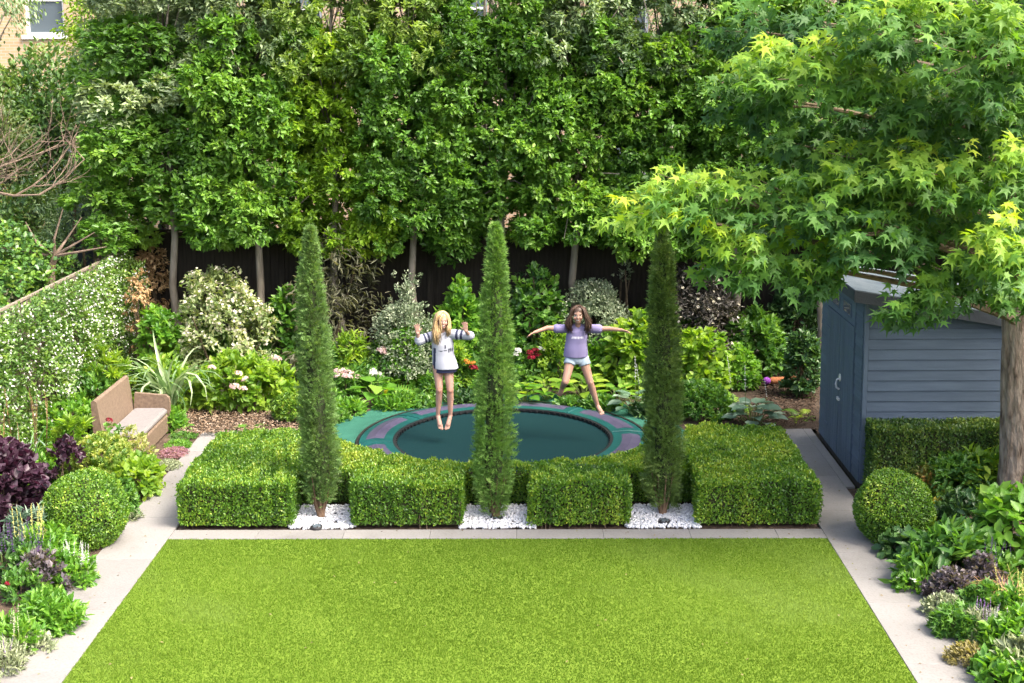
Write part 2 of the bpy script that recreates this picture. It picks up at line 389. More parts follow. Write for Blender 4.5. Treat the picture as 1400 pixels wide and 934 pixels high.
# lawn
struct('lawn', sheet(LX0 + .002, 4, LX1 - .002, LYF, .006, 'lawn', 2, 2), noise_mat('turf', [(.095, .155, .010), (.118, .185, .014)], 40, .95))
def grass():
    rng = np.random.default_rng(11); y0 = 9.4; n = 300000
    x = LX0 + .004 + rng.random(n) * (LX1 - LX0 - .008); y = y0 + rng.random(n) * (LYF - y0)
    pos = np.stack([x, y, np.full(n, .005)], 1); w1, w2, w3 = wob(rng, 8, 1.1), wob(rng, 8, 4.), wob(rng, 9, 16.)
    q = pos * np.array((1, 1, 0)); t = .5 + .26 * w1(q) + .2 * w2(q) + .05 * w3(q) + .09 * rng.normal(size=n)
    lean = np.stack([w2(q), w1(q), np.zeros(n)], 1) * .12
    d = unit(np.array((0, 0, 1.)) + lean + rng.normal(size=(n, 3)) * .55); d[:, 2] = np.abs(d[:, 2])
    h = .020 * (1 + .18 * w2(q) + .2 * rng.normal(size=n)); s = unit(np.cross(d, rnd_dir(rng, n))) * .0042
    V = np.stack([pos - s, pos + s, pos + d * h[:, None]], 1).reshape(-1, 3)
    me = np_mesh('grass', V, np.arange(n * 3).reshape(-1, 3), tint=np.repeat(np.clip(t, 0, 1), 3))
    o = link('grass', me, None, leaf_mat('grass blades', [(.048, .102, .005), (.078, .144, .010), (.122, .195, .030)], .75, .3, (1.3, 1.2, .5), .12))
    tag(o, 'short bright green artificial grass covering the whole lawn', 'grass', kind='stuff')
grass()
# bark chips on the two bare patches of the back bed
def chips(label, poly_px, n, seed, dark=False):  # dark: puts the tree shade into the chip colour
    rng = np.random.default_rng(seed); pts = np.array([G(*q)[:2] for q in poly_px]); lo, hi = pts.min(0), pts.max(0); out = []
    p = lo + rng.random((n * 4, 2)) * (hi - lo); ins = np.zeros(len(p), bool); j = len(pts) - 1
    for i in range(len(pts)):
        a, b = pts[i], pts[j]; ins ^= ((a[1] > p[:, 1]) != (b[1] > p[:, 1])) & (p[:, 0] < (b[0] - a[0]) * (p[:, 1] - a[1]) / (b[1] - a[1] + 1e-9) + a[0]); j = i
    p = p[ins][:n]; m = len(p); lv = Leaves(); pos = np.c_[p, .05 + rng.random(m) * .03]
    d = rnd_dir(rng, m) * np.array((1, 1, .25)); lv.add(pos, d, rnd_dir(rng, m) * .4 + np.array((0, 0, 1)), .03 + .03 * rng.random(m), .012 + .012 * rng.random(m), rng.random(m))
    o = link('bark_chips', lv.build('bark_chips', DIAMOND), None, leaf_mat('bark chip shade', [(.02, .013, .009), (.05, .033, .022), (.085, .06, .042)], .9, 0, spec=.2) if dark else leaf_mat('bark chip', [(.045, .028, .018), (.12, .08, .05), (.17, .125, .085), (.24, .19, .145)], .9, 0, spec=.2))
    tag(o, label, 'bark chips', kind='stuff')
chips('pale brown bark chips on the bed beside the wicker sofa', [(240, 598), (255, 560), (330, 560), (420, 575), (420, 600)], 3500, 1)
chips('bark chips coloured dark for tree shade along the bare strip beside the shed', [(1000, 590), (1040, 540), (1060, 470), (1115, 440), (1115, 580), (1085, 588)], 6500, 2, True)

def litter():
    rng = np.random.default_rng(91); n = 150; k = rng.random(n); x = np.where(k < .35, PLO + rng.random(n) * .55, np.where(k < .7, LX1 + .05 + rng.random(n) * .5, LX0 + rng.random(n) * 6.8)); y = np.where(k < .7, 9.6 + 7 * rng.random(n), np.where(rng.random(n) < .35, 13.29 + .24 * rng.random(n), 9.6 + 3.4 * rng.random(n)))
    z = np.where((k >= .7) & (y < LYF), .03, .016); lv = Leaves(); lv.add(np.c_[x, y, z], rnd_dir(rng, n) * np.array((1, 1, .15)), np.array((0, 0, 1.)) + rnd_dir(rng, n) * .3, .015 + .025 * rng.random(n), .01 + .012 * rng.random(n), rng.random(n)); tag(link('leaf_litter', lv.build('leaf_litter', DIAMOND), None, leaf_mat('litter', [(.05, .035, .02), (.13, .10, .04), (.10, .12, .03)], .8, 0)), 'scattered small fallen leaves and crumbs on paving and lawn', 'leaf litter', kind='stuff')
litter()
# ---- back and side fences
M_FENCE = noise_mat('fence wood', [(.02, .017, .014), (.034, .029, .023), (.05, .042, .033)], 6, .9, .4, 40, stretch=(3, 3, .25))
M_FENCE2 = noise_mat('weathered wood', [(.14, .12, .09), (.22, .185, .14), (.28, .25, .20)], 6, .9, .4, 40, stretch=(3, 3, .25))
def fence(name, label, a, b, h, mat, bw=.15, post=2.4, trellis=0):
    a, b = Vector(a), Vector(b); ln = (b - a).length; root = thing(name, label, 'fence', a, math.atan2(b.y - a.y, b.x - a.x)); rng = np.random.default_rng(7)
    bm = MB().box((0, -.009, .05), (bw + .012, .009, h)).mesh('board'); bm.materials.append(mat)
    for i in range(int(ln / bw)):
        o = link('board', bm, root); o.location = (i * bw, rng.normal() * .002 + (.010 if i % 2 else -.0105), rng.normal() * .004); o.rotation_euler.z = rng.normal() * .008
    for z in (.35, h * .55, h - .2): MB().box((0, .021, z), (ln, .07, z + .08)).obj('rail', mat, root)
    MB().box((0, -.016, .0), (ln, .02, .045)).obj('gravel_board', mat, root)
    MB().box((-.02, -.03, h + .008), (ln, .04, h + .04)).obj('capping', mat, root)
    pm = MB().box((-.05, -.07, 0), (.05, -.0135, h + .06)).mesh('post'); pm.materials.append(mat)
    for i in range(int(ln / post) + 1): o = link('post', pm, root); o.location = (min(i * post + .05, ln - .05), 0, 0)
    if trellis:
        sm = MB().box((-.011, -.008, h + .045), (.011, .008, h + .045 + trellis)).mesh('slat'); sm.materials.append(mat)
        for i in range(int(ln / .06)): o = link('slat', sm, root); o.location = (i * .06 + .03, 0, 0); o.rotation_euler.y = rng.normal() * .01
        MB().box((0, -.02, h + .048 + trellis), (ln, .02, h + .078 + trellis)).obj('top_rail', mat, root)
    return root
FX = -6.42
fence('board_fence', 'dark close-board timber fence behind the row of tree trunks', (FX, 21.22, 0), (7.5, 21.22, 0), 2.2, M_FENCE)
fence('slatted_fence', 'weathered fence topped by thin upright slats behind white jasmine', (FX, 11.5, 0), (FX, 21.1, 0), 1.55, M_FENCE2, trellis=.34)
fence('board_fence', 'dark timber fence behind the shed and sweet gum', (7.45, 10, 0), (7.45, 21.15, 0), 1.9, M_FENCE)

# ---- houses beyond the trees
def brick_mat(name, c1, c2, mort):
    m, nt, b, out = _new(name); L = nt.links; tc = nt.nodes.new('ShaderNodeTexCoord'); mp = nt.nodes.new('ShaderNodeMapping'); mp.inputs['Rotation'].default_value = (R(90), 0, 0)
    L.new(tc.outputs['Object'], mp.inputs[0]); br = nt.nodes.new('ShaderNodeTexBrick'); L.new(mp.outputs[0], br.inputs[0])
    br.inputs['Scale'].default_value = 1; br.inputs['Brick Width'].default_value = .225; br.inputs['Row Height'].default_value = .075; br.inputs['Mortar Size'].default_value = .007
    br.inputs['Color1'].default_value = (*c1, 1); br.inputs['Color2'].default_value = (*c2, 1); br.inputs['Mortar'].default_value = (*mort, 1)
    L.new(br.outputs[0], b.inputs['Base Color']); b.inputs['Roughness'].default_value = .9; return m
M_WHITE = noise_mat('white paint', [(.74, .74, .72), (.8, .8, .78)], 3, .5)
def glass_mat():
    m, nt, b, out = _new('window glass'); b.inputs['Base Color'].default_value = (.10, .13, .15, 1); b.inputs['Roughness'].default_value = .05; b.inputs['Specular IOR Level'].default_value = .9; return m
M_GLASS = glass_mat()
M_SLATE = noise_mat('slate', [(.07, .075, .085), (.13, .13, .14)], 5, .7, .3, 20)
def house(name, label, x0, x1, Y, h, mat, wins, roof=True):
    root = thing(name, label, 'house', ((x0 + x1) / 2, Y, 0)); cx = (x0 + x1) / 2; ox = x0 - cx; wd = x1 - x0; holes = sorted(wins); mb = MB(); xs = sorted({0, wd, *[a for a, *_ in holes], *[a + b for a, b, *_ in holes]})
    for i in range(len(xs) - 1):
        a, b = xs[i], xs[i + 1]; hs = sorted([(z, z + hh) for (wx, ww, z, hh) in holes if wx <= a + 1e-6 and wx + ww >= b - 1e-6]); z = 0
        for (z0, z1) in hs: mb.box((ox + a, 0, z), (ox + b, .3, z0)); z = z1
        mb.box((ox + a, 0, z), (ox + b, .3, h))
    mb.box((ox, .3, 0), (ox + wd, 8, h)); mb.obj('wall', mat, root)
    for (wx, ww, z, hh) in holes:
        wn = MB(); x = ox + wx; t = .07
        wn.box((x, .1, z), (x + t, .2, z + hh)); wn.box((x + ww - t, .1, z), (x + ww, .2, z + hh)); wn.box((x + t, .1, z), (x + ww - t, .2, z + t)); wn.box((x + t, .1, z + hh - t), (x + ww - t, .2, z + hh)); wn.box((x + t, .11, z + hh / 2 - .03), (x + ww - t, .19, z + hh / 2 + .03))
        wo = wn.obj('window', M_WHITE, root)
        MB().box((x + t, .15, z + t), (x + ww - t, .165, z + hh / 2 - .03)).obj('pane', M_GLASS, wo); MB().box((x + t, .13, z + hh / 2 + .03), (x + ww - t, .145, z + hh - t)).obj('pane', M_GLASS, wo)
        MB().box((x - .08, -.06, z - .1), (x + ww + .08, .098, z - .002)).obj('sill', M_WHITE, wo)
    if roof:
        rf = MB().loft([[(ox - .2, -.35, h + .003), (ox - .2, 8.3, h + .003), (ox - .2, 4, h + 3)], [(ox + wd + .2, -.35, h + .003), (ox + wd + .2, 8.3, h + .003), (ox + wd + .2, 4, h + 3)]]).obj('roof', M_SLATE, root)
        MB().box((ox + .3, 3.2, h + 1.5), (ox + 1.1, 4.6, h + 4)).obj('chimney', mat, rf)
    return root
M_BR1 = brick_mat('stock brick', (.46, .34, .19), (.38, .27, .15), (.42, .38, .32))
M_BR2 = brick_mat('pink brick', (.36, .25, .17), (.31, .215, .14), (.38, .34, .28))
wl = P(60, 15, 34).x; hl = -24.0
house('brick_house', 'tan brick house with white sash windows beyond the trees', hl, -7.6, 34, 8.4, M_BR1, [(wl - hl - .5, 1.0, 5.55, 1.75), (wl - hl + 3.2, 1.0, 5.55, 1.75), (wl - hl - 4.2, 1.0, 5.55, 1.75), (wl - hl - .5, 1.0, 1.2, 1.8), (wl - hl + 3.2, 1, 1.2, 1.8)])
house('brick_house', 'pinkish brick house glimpsed through gaps in the tall trees', -7.2, 9, 31, 8.4, M_BR2, [(1.4, 1.1, 5.2, 1.7), (5.2, 1.1, 5.2, 1.7), (8.9, 1.1, 5.2, 1.7), (12.4, 1.1, 5.2, 1.7), (5.2, 1.1, 1.4, 1.7), (8.9, 1.1, 1.4, 1.7)])

# ================================================================== CLIPPED BOX
M_BOX = leaf_mat('box leaf', [(.026, .072, .008), (.054, .135, .010), (.105, .20, .014), (.21, .275, .026)], .38, .22, spec=.5)
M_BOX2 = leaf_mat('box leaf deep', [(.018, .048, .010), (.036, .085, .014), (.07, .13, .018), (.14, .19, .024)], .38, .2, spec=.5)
M_CORE = noise_mat('dark hull fill', [(.018, .022, .008), (.035, .04, .014)], 30, .95)  # for solid dark hulls added inside the clipped foliage for occlusion
def inpoly(p, poly):
    poly = np.asarray(poly); ins = np.zeros(len(p), bool); j = len(poly) - 1
    for i in range(len(poly)):
        a, b = poly[i], poly[j]; ins ^= ((a[1] > p[:, 1]) != (b[1] > p[:, 1])) & (p[:, 0] < (b[0] - a[0]) * (p[:, 1] - a[1]) / (b[1] - a[1] + 1e-12) + a[0]); j = i
    return ins
def hedge(name, label, poly, h, mat, dens=6700, seed=1, group=None, leaf=.032, sides=None):
    """clipped hedge on a plan outline (counter-clockwise)"""
    rng = np.random.default_rng(seed); poly = np.asarray(poly, float); c0 = poly.mean(0); pl = poly - c0
    root = thing(name, label, 'hedge', (c0[0], c0[1], 0), 0, group); lv = Leaves(); wf = wob(rng, 8, 6.); wg = wob(rng, 7, 2.2); wt = wob(rng, 7, 3.5); wv = wob(rng, 9, 1.0); st_ = np.array((22, 22, 2.5))
    lo, hi = pl.min(0), pl.max(0); n = int((hi - lo).prod() * dens * 1.15); q = lo + rng.random((n, 2)) * (hi - lo); q = q[inpoly(q, pl)]
    A = np.c_[q, np.full(len(q), h)]; An = np.tile((0, 0, 1.), (len(q), 1)); S = [A]; N = [An]
    for i in range(len(pl)):
        if sides is not None and i not in sides: continue
        a, b = pl[i], pl[(i + 1) % len(pl)]; l = np.hypot(*(b - a)); m = int(l * h * dens * .95); t = rng.random(m); z = .04 + rng.random(m) * (h - .04)
        S.append(np.c_[a + (b - a) * t[:, None], z]); nn = np.array((b[1] - a[1], a[0] - b[0], 0)) / l; N.append(np.tile(nn, (m, 1)))
    pos, nr = np.concatenate(S), np.concatenate(N); m = len(pos)
    off = .016 * wf(pos) + .018 * wg(pos) + .018 * wv(pos * st_) + .02 * wv(pos * np.array((16, 16, 0))) * nr[:, 2] - .05 * rng.random(m) ** 1.5 + .02 * (rng.random(m) < .06) * rng.random(m)
    pos = pos + nr * off[:, None]
    # rounded shoulder: pull the upper rim in a little
    top = np.clip((pos[:, 2] - (h - .07)) / .07, 0, 1); pos = pos - nr * (1 - np.abs(nr[:, 2:3])) * (top ** 2)[:, None] * .022
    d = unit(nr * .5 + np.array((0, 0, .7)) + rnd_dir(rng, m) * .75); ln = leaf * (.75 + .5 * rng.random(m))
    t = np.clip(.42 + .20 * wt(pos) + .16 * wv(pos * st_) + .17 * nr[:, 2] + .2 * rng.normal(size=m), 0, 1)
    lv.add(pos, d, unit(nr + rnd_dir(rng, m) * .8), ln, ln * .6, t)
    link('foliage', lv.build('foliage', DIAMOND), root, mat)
    cen = pl.mean(0); inn = []
    k = len(pl)
    for i in range(k):                                  # inset outline for the solid dark hull added inside
        a, b, c = pl[i - 1], pl[i], pl[(i + 1) % k]; e1 = (b - a) / np.hypot(*(b - a)); e2 = (c - b) / np.hypot(*(c - b)); n1 = np.array((-e1[1], e1[0])); n2 = np.array((-e2[1], e2[0])); bis = n1 + n2; bis /= max(.5, bis @ bis) / 2 * 1.0
        inn.append(tuple(b + bis * .055 * .8))
    MB().prism(inn, .03, h - .07).obj('dark_hull', M_CORE, root)
    mb = MB()
    for i in range(int(len(pl) * 1.5) + 10):
        e = rng.integers(k); a, b = pl[e], pl[(e + 1) % k]; p = a + (b - a) * rng.random(); p = p + (cen - p) * .06
        mb.tube([(p[0], p[1], -.02), (p[0] + rng.normal() * .01, p[1] + rng.normal() * .01, .12), (p[0] + rng.normal() * .02, p[1] + rng.normal() * .02, .3)], .006, 5)
    mb.obj('stems', M_TWIG, root)
    return root
TC = Vector((-.33, 16.87, 0))                        # middle of the trampoline
HR = 2.36
def arc(x0, x1, n, r=HR):
    """front arc of the circle round the trampoline, from x0 to x1"""
    return [(x, TC.y - math.sqrt(max(0, r * r - (x - TC.x) ** 2))) for x in np.linspace(x0, x1, n)]
HB = [(-3.74, -2.53), (-1.88, -.70), (.03, 1.07), (1.80, 3.07)]
hy = lambda x: 13.50 + .012 * (x + 3.7)
xl, xr = HB[0]
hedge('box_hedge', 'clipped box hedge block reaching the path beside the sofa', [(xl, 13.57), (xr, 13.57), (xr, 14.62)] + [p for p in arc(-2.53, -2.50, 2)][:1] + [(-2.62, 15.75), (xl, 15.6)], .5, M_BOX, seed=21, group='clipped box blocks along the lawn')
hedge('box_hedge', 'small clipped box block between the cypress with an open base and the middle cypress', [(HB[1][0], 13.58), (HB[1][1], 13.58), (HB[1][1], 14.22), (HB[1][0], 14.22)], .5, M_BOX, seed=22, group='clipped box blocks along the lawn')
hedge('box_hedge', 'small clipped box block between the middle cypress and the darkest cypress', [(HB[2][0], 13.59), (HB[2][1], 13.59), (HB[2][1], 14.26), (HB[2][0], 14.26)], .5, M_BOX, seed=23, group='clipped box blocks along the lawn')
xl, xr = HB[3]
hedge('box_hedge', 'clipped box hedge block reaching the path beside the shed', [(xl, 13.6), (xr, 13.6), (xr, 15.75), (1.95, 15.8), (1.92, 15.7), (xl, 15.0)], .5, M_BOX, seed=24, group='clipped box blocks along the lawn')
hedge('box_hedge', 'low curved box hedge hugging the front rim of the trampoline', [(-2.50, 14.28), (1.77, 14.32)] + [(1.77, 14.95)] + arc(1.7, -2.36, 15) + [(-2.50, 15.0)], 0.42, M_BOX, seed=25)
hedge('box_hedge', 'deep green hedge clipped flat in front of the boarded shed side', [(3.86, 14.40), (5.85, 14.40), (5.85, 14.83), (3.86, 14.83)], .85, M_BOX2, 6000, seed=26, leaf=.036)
def box_ball(label, loc, r, hz, mat, seed):
    rng = np.random.default_rng(seed); root = thing('box_ball', label, 'topiary', loc); n = int(4 * math.pi * r * r * 8000); q = rnd_dir(rng, n); q = q[q[:, 2] > -.75]; n = len(q); wf, wg = wob(rng, 8, 5), wob(rng, 7, 2.2)
    rad = 1 + .035 * wf(q) + .035 * wg(q) - .09 * rng.random(n) ** 1.5; pos = q * rad[:, None] * np.array((r, r, hz)) + np.array((0, 0, hz * .80)); pos[:, 2] = np.maximum(pos[:, 2], .02)
    ln = .028 * (.75 + .5 * rng.random(n)); lv = Leaves(); lv.add(pos, unit(q * .5 + np.array((0, 0, .4)) + rnd_dir(rng, n) * .8), unit(q + rnd_dir(rng, n) * .8), ln, ln * .6, np.clip(.42 + .15 * wf(q) + .12 * wg(q) + .19 * rng.normal(size=n), 0, 1))
    link('foliage', lv.build('foliage', DIAMOND), root, mat); MB().ell((0, 0, hz * .78), (r * .88, r * .88, hz * .86), 24, 14).obj('dark_hull', M_CORE, root)  # dark ellipsoid hull added inside the ball for occlusion
    MB().tube([(0, 0, -.03), (0, 0, hz * .5)], .03).obj('stem', M_TWIG, root)
b1 = P(116, 700, 13.2); box_ball('round clipped box ball beside the dark purple smoke bush', (b1.x, 13.2, 0), .43, .42, M_BOX, 31)
b2 = P(1222, 700, 13.25); box_ball('round clipped box ball at the foot of the shed corner', (b2.x, 13.25, 0), .40, .40, M_BOX, 32)
# white pebbles round the cypresses
M_PEB = leaf_mat('white pebble', [(.44, .46, .50), (.54, .555, .58), (.62, .625, .63)], .6, 0, spec=.4)
def pebbles(label, x0, x1, y0, y1, seed):
    rng = np.random.default_rng(seed); n = int((x1 - x0) * (y1 - y0) * 3000); x0 -= .05; x1 += .05; p = np.c_[x0 + rng.random(n) * (x1 - x0), y0 + rng.random(n) * (y1 - y0), .012 + .022 * rng.random(n)]
    lv = Leaves(); s = .019 + .018 * rng.random(n); lv.add(p, rnd_dir(rng, n), rnd_dir(rng, n), s * 1.2, s * .9, rng.random(n))
    tag(link('white_pebbles', lv.build('white_pebbles', ICO), None, M_PEB), label, 'pebbles', kind='stuff')
CY = [(-2.27, 13.92), (-.36, 13.88), (1.46, 13.97)]
for (a, b, yy, txt) in ((-2.52, -1.90, 13.56, 'white pebbles round the foot of the cypress nearer the sofa'), (-.69, .02, 13.56, 'white pebbles round the foot of the middle cypress'), (1.08, 1.79, 13.56, 'white pebbles round the foot of the darkest cypress')):
    pebbles(txt, a, b, yy, 14.28, int(a * 10) + 60)
M_BLACK = noise_mat('black metal', [(.012, .012, .013), (.03, .03, .03)], 8, .45)
for i, (q, txt) in enumerate((((433, 724), 'dark round ground spotlight in pebbles before the cypress nearer the sofa'), ((679, 711), 'dark round ground spotlight in pebbles before the middle cypress'), ((908, 716), 'dark round ground spotlight in pebbles before the darkest cypress'))):
    g = G(*q); rt = thing('ground_spotlight', txt, 'light', (g.x, g.y, .012), 0, 'ground spotlights at the cypresses')
    MB().tube([(0, 0, -.03), (0, 0, .022), (0, 0, .03)], [.07, .07, .06], 18).obj('housing', M_BLACK, rt); MB().tube([(0, 0, .0302), (0, 0, .034)], [.05, .048], 18).obj('lens', M_GLASS, rt)
    mb = MB()
    for a in range(5): t = a * 1.256; mb.box((.05 * math.cos(t) - .008, .05 * math.sin(t) - .008, .022), (.05 * math.cos(t) + .008, .05 * math.sin(t) + .008, .038))
    mb.obj('guard', M_BLACK, rt)
# ---- cypresses
def cypress(label, loc, h, r, cols, seed, skirt):
    rng = np.random.default_rng(seed); root = thing('cypress_tree', label, 'tree', (*loc, 0), 0, 'columnar cypresses in front of the trampoline')
    nc = 400; k = 32; n = nc * k; z = skirt + (h - skirt) * rng.random(nc) ** 1.02; a = rng.random(nc) * 6.283; wf, wg = wob(rng, 8, 3.5), wob(rng, 7, 9); cr = .66 + .52 * rng.random(nc); ct = np.clip(.45 + .28 * rng.normal(size=nc), 0, 1)
    z = np.clip(np.repeat(z, k) + rng.normal(size=n) * .07 + .05, skirt * .6, h); a = np.repeat(a, k) + rng.normal(size=n) * .22; cr = np.repeat(cr, k); ct = np.repeat(ct, k); tt = z / h
    prof = r * np.clip(np.minimum(.55 + tt / .16 * .45, 1), 0, 1) * np.clip((1 - tt ** 2.6) ** .72, .02, 1); u = np.stack([np.cos(a), np.sin(a), np.zeros(n)], 1)
    q = np.c_[u[:, :2] * .3, z]; rad = prof * (1 + .15 * wf(q) + .10 * wg(q)) * cr * (.85 + .25 * rng.random(n))
    pos = u * rad[:, None] + np.c_[.03 * np.sin(z * 1.1 + seed), .02 * np.cos(z * 1.3), z]; lv = Leaves(); ln = .07 * (.6 + .8 * rng.random(n))
    d = unit(u * .8 + np.array((0, 0, .6)) + rnd_dir(rng, n) * .75); lv.add(pos, d, unit(u + rnd_dir(rng, n) * .7), ln, ln * .8, np.clip(.75 * ct + .1 + .12 * wf(q * 2) + .1 * rng.normal(size=n), 0, 1))
    link('crown', lv.build('crown', SPRAY), root, leaf_mat('cypress ' + cols, {'warm': [(.05, .08, .022), (.07, .14, .03), (.11, .20, .048), (.17, .25, .075)], 'fresh': [(.05, .095, .02), (.08, .17, .028), (.13, .245, .045), (.20, .295, .075)], 'deep': [(.045, .08, .02), (.068, .125, .025), (.105, .175, .036), (.16, .215, .055)]}[cols], .6, .25, spec=.3))
    zz = np.linspace(skirt * .8, h * .93, 12); MB().tube([(.03 * math.sin(k * 1.1 + seed), .02 * math.cos(k * 1.3), k) for k in zz], [max(.008, r * .6 * min(.3 + k / h / .16 * .6, 1) * (1 - (k / h) ** 2.1) ** .72) for k in zz], 10).obj('inner_twigs', noise_mat('cypress inner', [(.02, .03, .012), (.038, .05, .02)], 18, .95), root)
    mb = MB(); mb.tube([(0, 0, -.05), (.01, 0, .2), (.02 * math.sin(seed), 0, .5)], [.05, .042, .035], 8)
    for k in range(9): aa = k * .7; mb.tube([(0.02 * math.cos(aa), .02 * math.sin(aa), .02), (.07 * math.cos(aa), .07 * math.sin(aa), .2), (.13 * math.cos(aa), .13 * math.sin(aa), .5)], [.014, .011, .006], 5)
    mb.obj('trunk', noise_mat('cypress bark', [(.10, .065, .04), (.20, .13, .085)], 14, .95, .5, 40, stretch=(1, 1, .3)), root)
cypress('olive tinted columnar cypress with bare brown stem base, nearer the sofa', CY[0], 3.17, .168, 'warm', 2, .22)
cypress('bright green columnar cypress standing between the two jumping girls', CY[1], 3.2, .175, 'fresh', 5, .1)
cypress('columnar cypress toned dark for tree shade on the shed side of the trampoline', CY[2], 3.16, .187, 'deep', 8, .1)  # deep palette puts the sweet gum's shade into the crown colour

# ================================================================== TREES
M_ILEX = leaf_mat('evergreen leaf', [(.03, .078, .010), (.055, .14, .013), (.095, .20, .018), (.155, .26, .028)], .42, .25, spec=.45)
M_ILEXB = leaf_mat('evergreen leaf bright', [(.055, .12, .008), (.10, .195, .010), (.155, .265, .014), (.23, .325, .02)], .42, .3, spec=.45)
M_GREY = leaf_mat('grey green leaf', [(.045, .09, .028), (.075, .135, .042), (.12, .185, .07), (.22, .28, .14)], .42, .22, spec=.45)
M_OLIVE = leaf_mat('olive leaf', [(.07, .115, .045), (.12, .175, .075), (.19, .245, .12), (.31, .36, .21)], .45, .2, spec=.4)
M_LIGHT = leaf_mat('light leaf', [(.05, .10, .016), (.09, .165, .024), (.15, .235, .04), (.22, .30, .07)], .42, .3)
M_DKL = leaf_mat('laurel leaf', [(.012, .035, .008), (.022, .06, .012), (.035, .085, .016)], .4, .15)
def limb_set(rng, mb, base, top, r0, crown, nb=10, z0=None):
    """tapered trunk with side limbs reaching crown points"""
    base, top = Vector(base), Vector(top); pts = [base.lerp(top, t) + Vector((rng.normal() * .03, rng.normal() * .03, 0)) * (t > 0) for t in np.linspace(0, 1, 9)]; rad = [r0 * (1.15 - .95 * t) for t in np.linspace(0, 1, 9)]; rad[0] *= 1.25
    mb.tube(pts, rad, 10)
    return pts, rad
_CR = {}
def crown_mesh(name, var, mat, z0, z1, n, k, L, W, wd, dp, flat):
    """one of a few crown shapes, shared between trees"""
    key = (name, var, mat.name)
    if key in _CR: return _CR[key]
    rng = np.random.default_rng(900 + var * 7 + len(name)); cols = 3; rows = int((z1 - z0) / .40) + 1; c = []
    for r in range(rows):
        for q in range(cols):
            for dd in (-.28, .26):
                c.append(((q - 1) * wd * .36 + rng.normal() * .11, dd * dp + rng.normal() * .13, z0 + .20 + r * (z1 - z0 - .2) / (rows - 1) + rng.normal() * .10 + (.12 * (q % 2))))
    c = np.array(c); c = c[rng.random(len(c)) > (.0 if flat else .18)]; pr = .21 + .20 * rng.random(len(c)); j = rng.choice(len(c), n, p=pr ** 2 / (pr ** 2).sum()); q = rnd_dir(rng, n); q[:, 1] = np.where(rng.random(n) < .3, -np.abs(q[:, 1]), q[:, 1])
    pos = c[j] + q * (pr[j] * (.70 + .36 * rng.random(n) ** .6))[:, None]; out = unit(q + np.array((0, -.15, .1)))
    tn = np.clip(.42 + .15 * wob(rng, 7, 1.6)(pos) + .17 * rng.normal(size=len(c))[j] + .15 * rng.normal(size=n), 0, 1); lv = Leaves(); clumps(lv, rng, pos, out, k, .07, L, W, .3, .9, .1, .75, tint=tn, trand=.3)
    me = lv.build(name, DIAMOND); me.materials.append(mat); _CR[key] = (me, pos); return _CR[key]
def pleached(px, mat, label, seed, wide=1.3, bottom=2.2, tall=6.7, n=1650, umat=None, r=.065):
    Y = 20.3; rng = np.random.default_rng(seed); X = P(px, 365, Y).x; root = thing('pleached_tree', label, 'tree', (X, Y, 0), 0, 'evergreen trees in a row along the back fence'); var = seed % 4; sx = -1 if (seed // 4) % 2 else 1; sc_ = wide / 1.3
    m1, p1 = crown_mesh('crown', var, mat, bottom, 5.0, n, 22, .088, .046, 1.42, 1.25, True); m2, p2 = crown_mesh('upper_crown', var % 2, umat, (4.15 if umat is M_OLIVE else 4.75), tall, int(n * (.85 if umat is M_OLIVE else .62)), 22, .084, .036, 1.42, 1.2, False); dz = .10 * math.sin(seed * 1.7)
    for nm, me in (('crown', m1), ('upper_crown', m2)):
        o = link(nm, me, root); o.scale = (sx * sc_, 1, 1); o.location = (rng.normal() * .05, rng.normal() * .06, dz); o.rotation_euler.z = rng.normal() * .12
    mb = MB(); pts, rad = limb_set(rng, mb, (0, 0, -.05), (rng.normal() * .1, 0, tall - .6), r, None); allp = np.concatenate([p1[rng.choice(len(p1), 16)], p2[rng.choice(len(p2), 16)]])
    for c in allp:
        i = max(4, min(7, int((c[2] - .5) / tall * 8))); p = pts[i]; e = Vector((c[0] * sx, c[1], c[2])) ; mb.tube([p, p.lerp(e, .5) + Vector((0, 0, .1)), e], [rad[i] * .4, rad[i] * .25, .008], 5)
    mb.obj('trunk', M_BARK, root, smooth=True)
words = ['beside the jasmine fence corner', 'behind the white-flowered dogwood', 'with lime green foliage toned for a sunlit patch', 'behind the grey variegated shrub', 'behind the middle cypress', 'behind the pale variegated shrub', 'behind the dark cypress', 'behind the dark elder', 'beyond the shed', 'beyond the shed roof', 'behind the sweet gum trunk']
for i, px in enumerate((235, 350, 460, 567, 677, 788, 897, 1008, 1122, 1235, 1350)):
    lab = 'evergreen tree on a bare trunk ' + words[i]
    pleached(px, M_ILEXB if i == 2 else M_ILEX, lab, 100 + i, umat=(M_OLIVE, M_GREY, M_LIGHT, M_LIGHT, M_ILEX, M_GREY, M_GREY, M_ILEX, M_ILEX, M_ILEX, M_ILEX)[i], wide=1.75 if i == 0 else 1.36)  # third tree: a sunlit patch is put into its brighter leaf colour
# laurel screen beyond the fence
for i in range(5):
    bush('laurel_bush', 'tall dark laurel behind the back fence, ' + ('by the jasmine corner', 'behind the lime green tree', 'behind the middle cypress', 'behind the dark elder', 'behind the shed')[i], 'shrub', (-5.2 + i * 3.0, 22.0, 0), (3.2, .9, 4.3), M_DKL, .17, .07, 300, 9, seed=160 + i, shape='box', group='dark laurels behind the back fence', r=.14, stem=5)
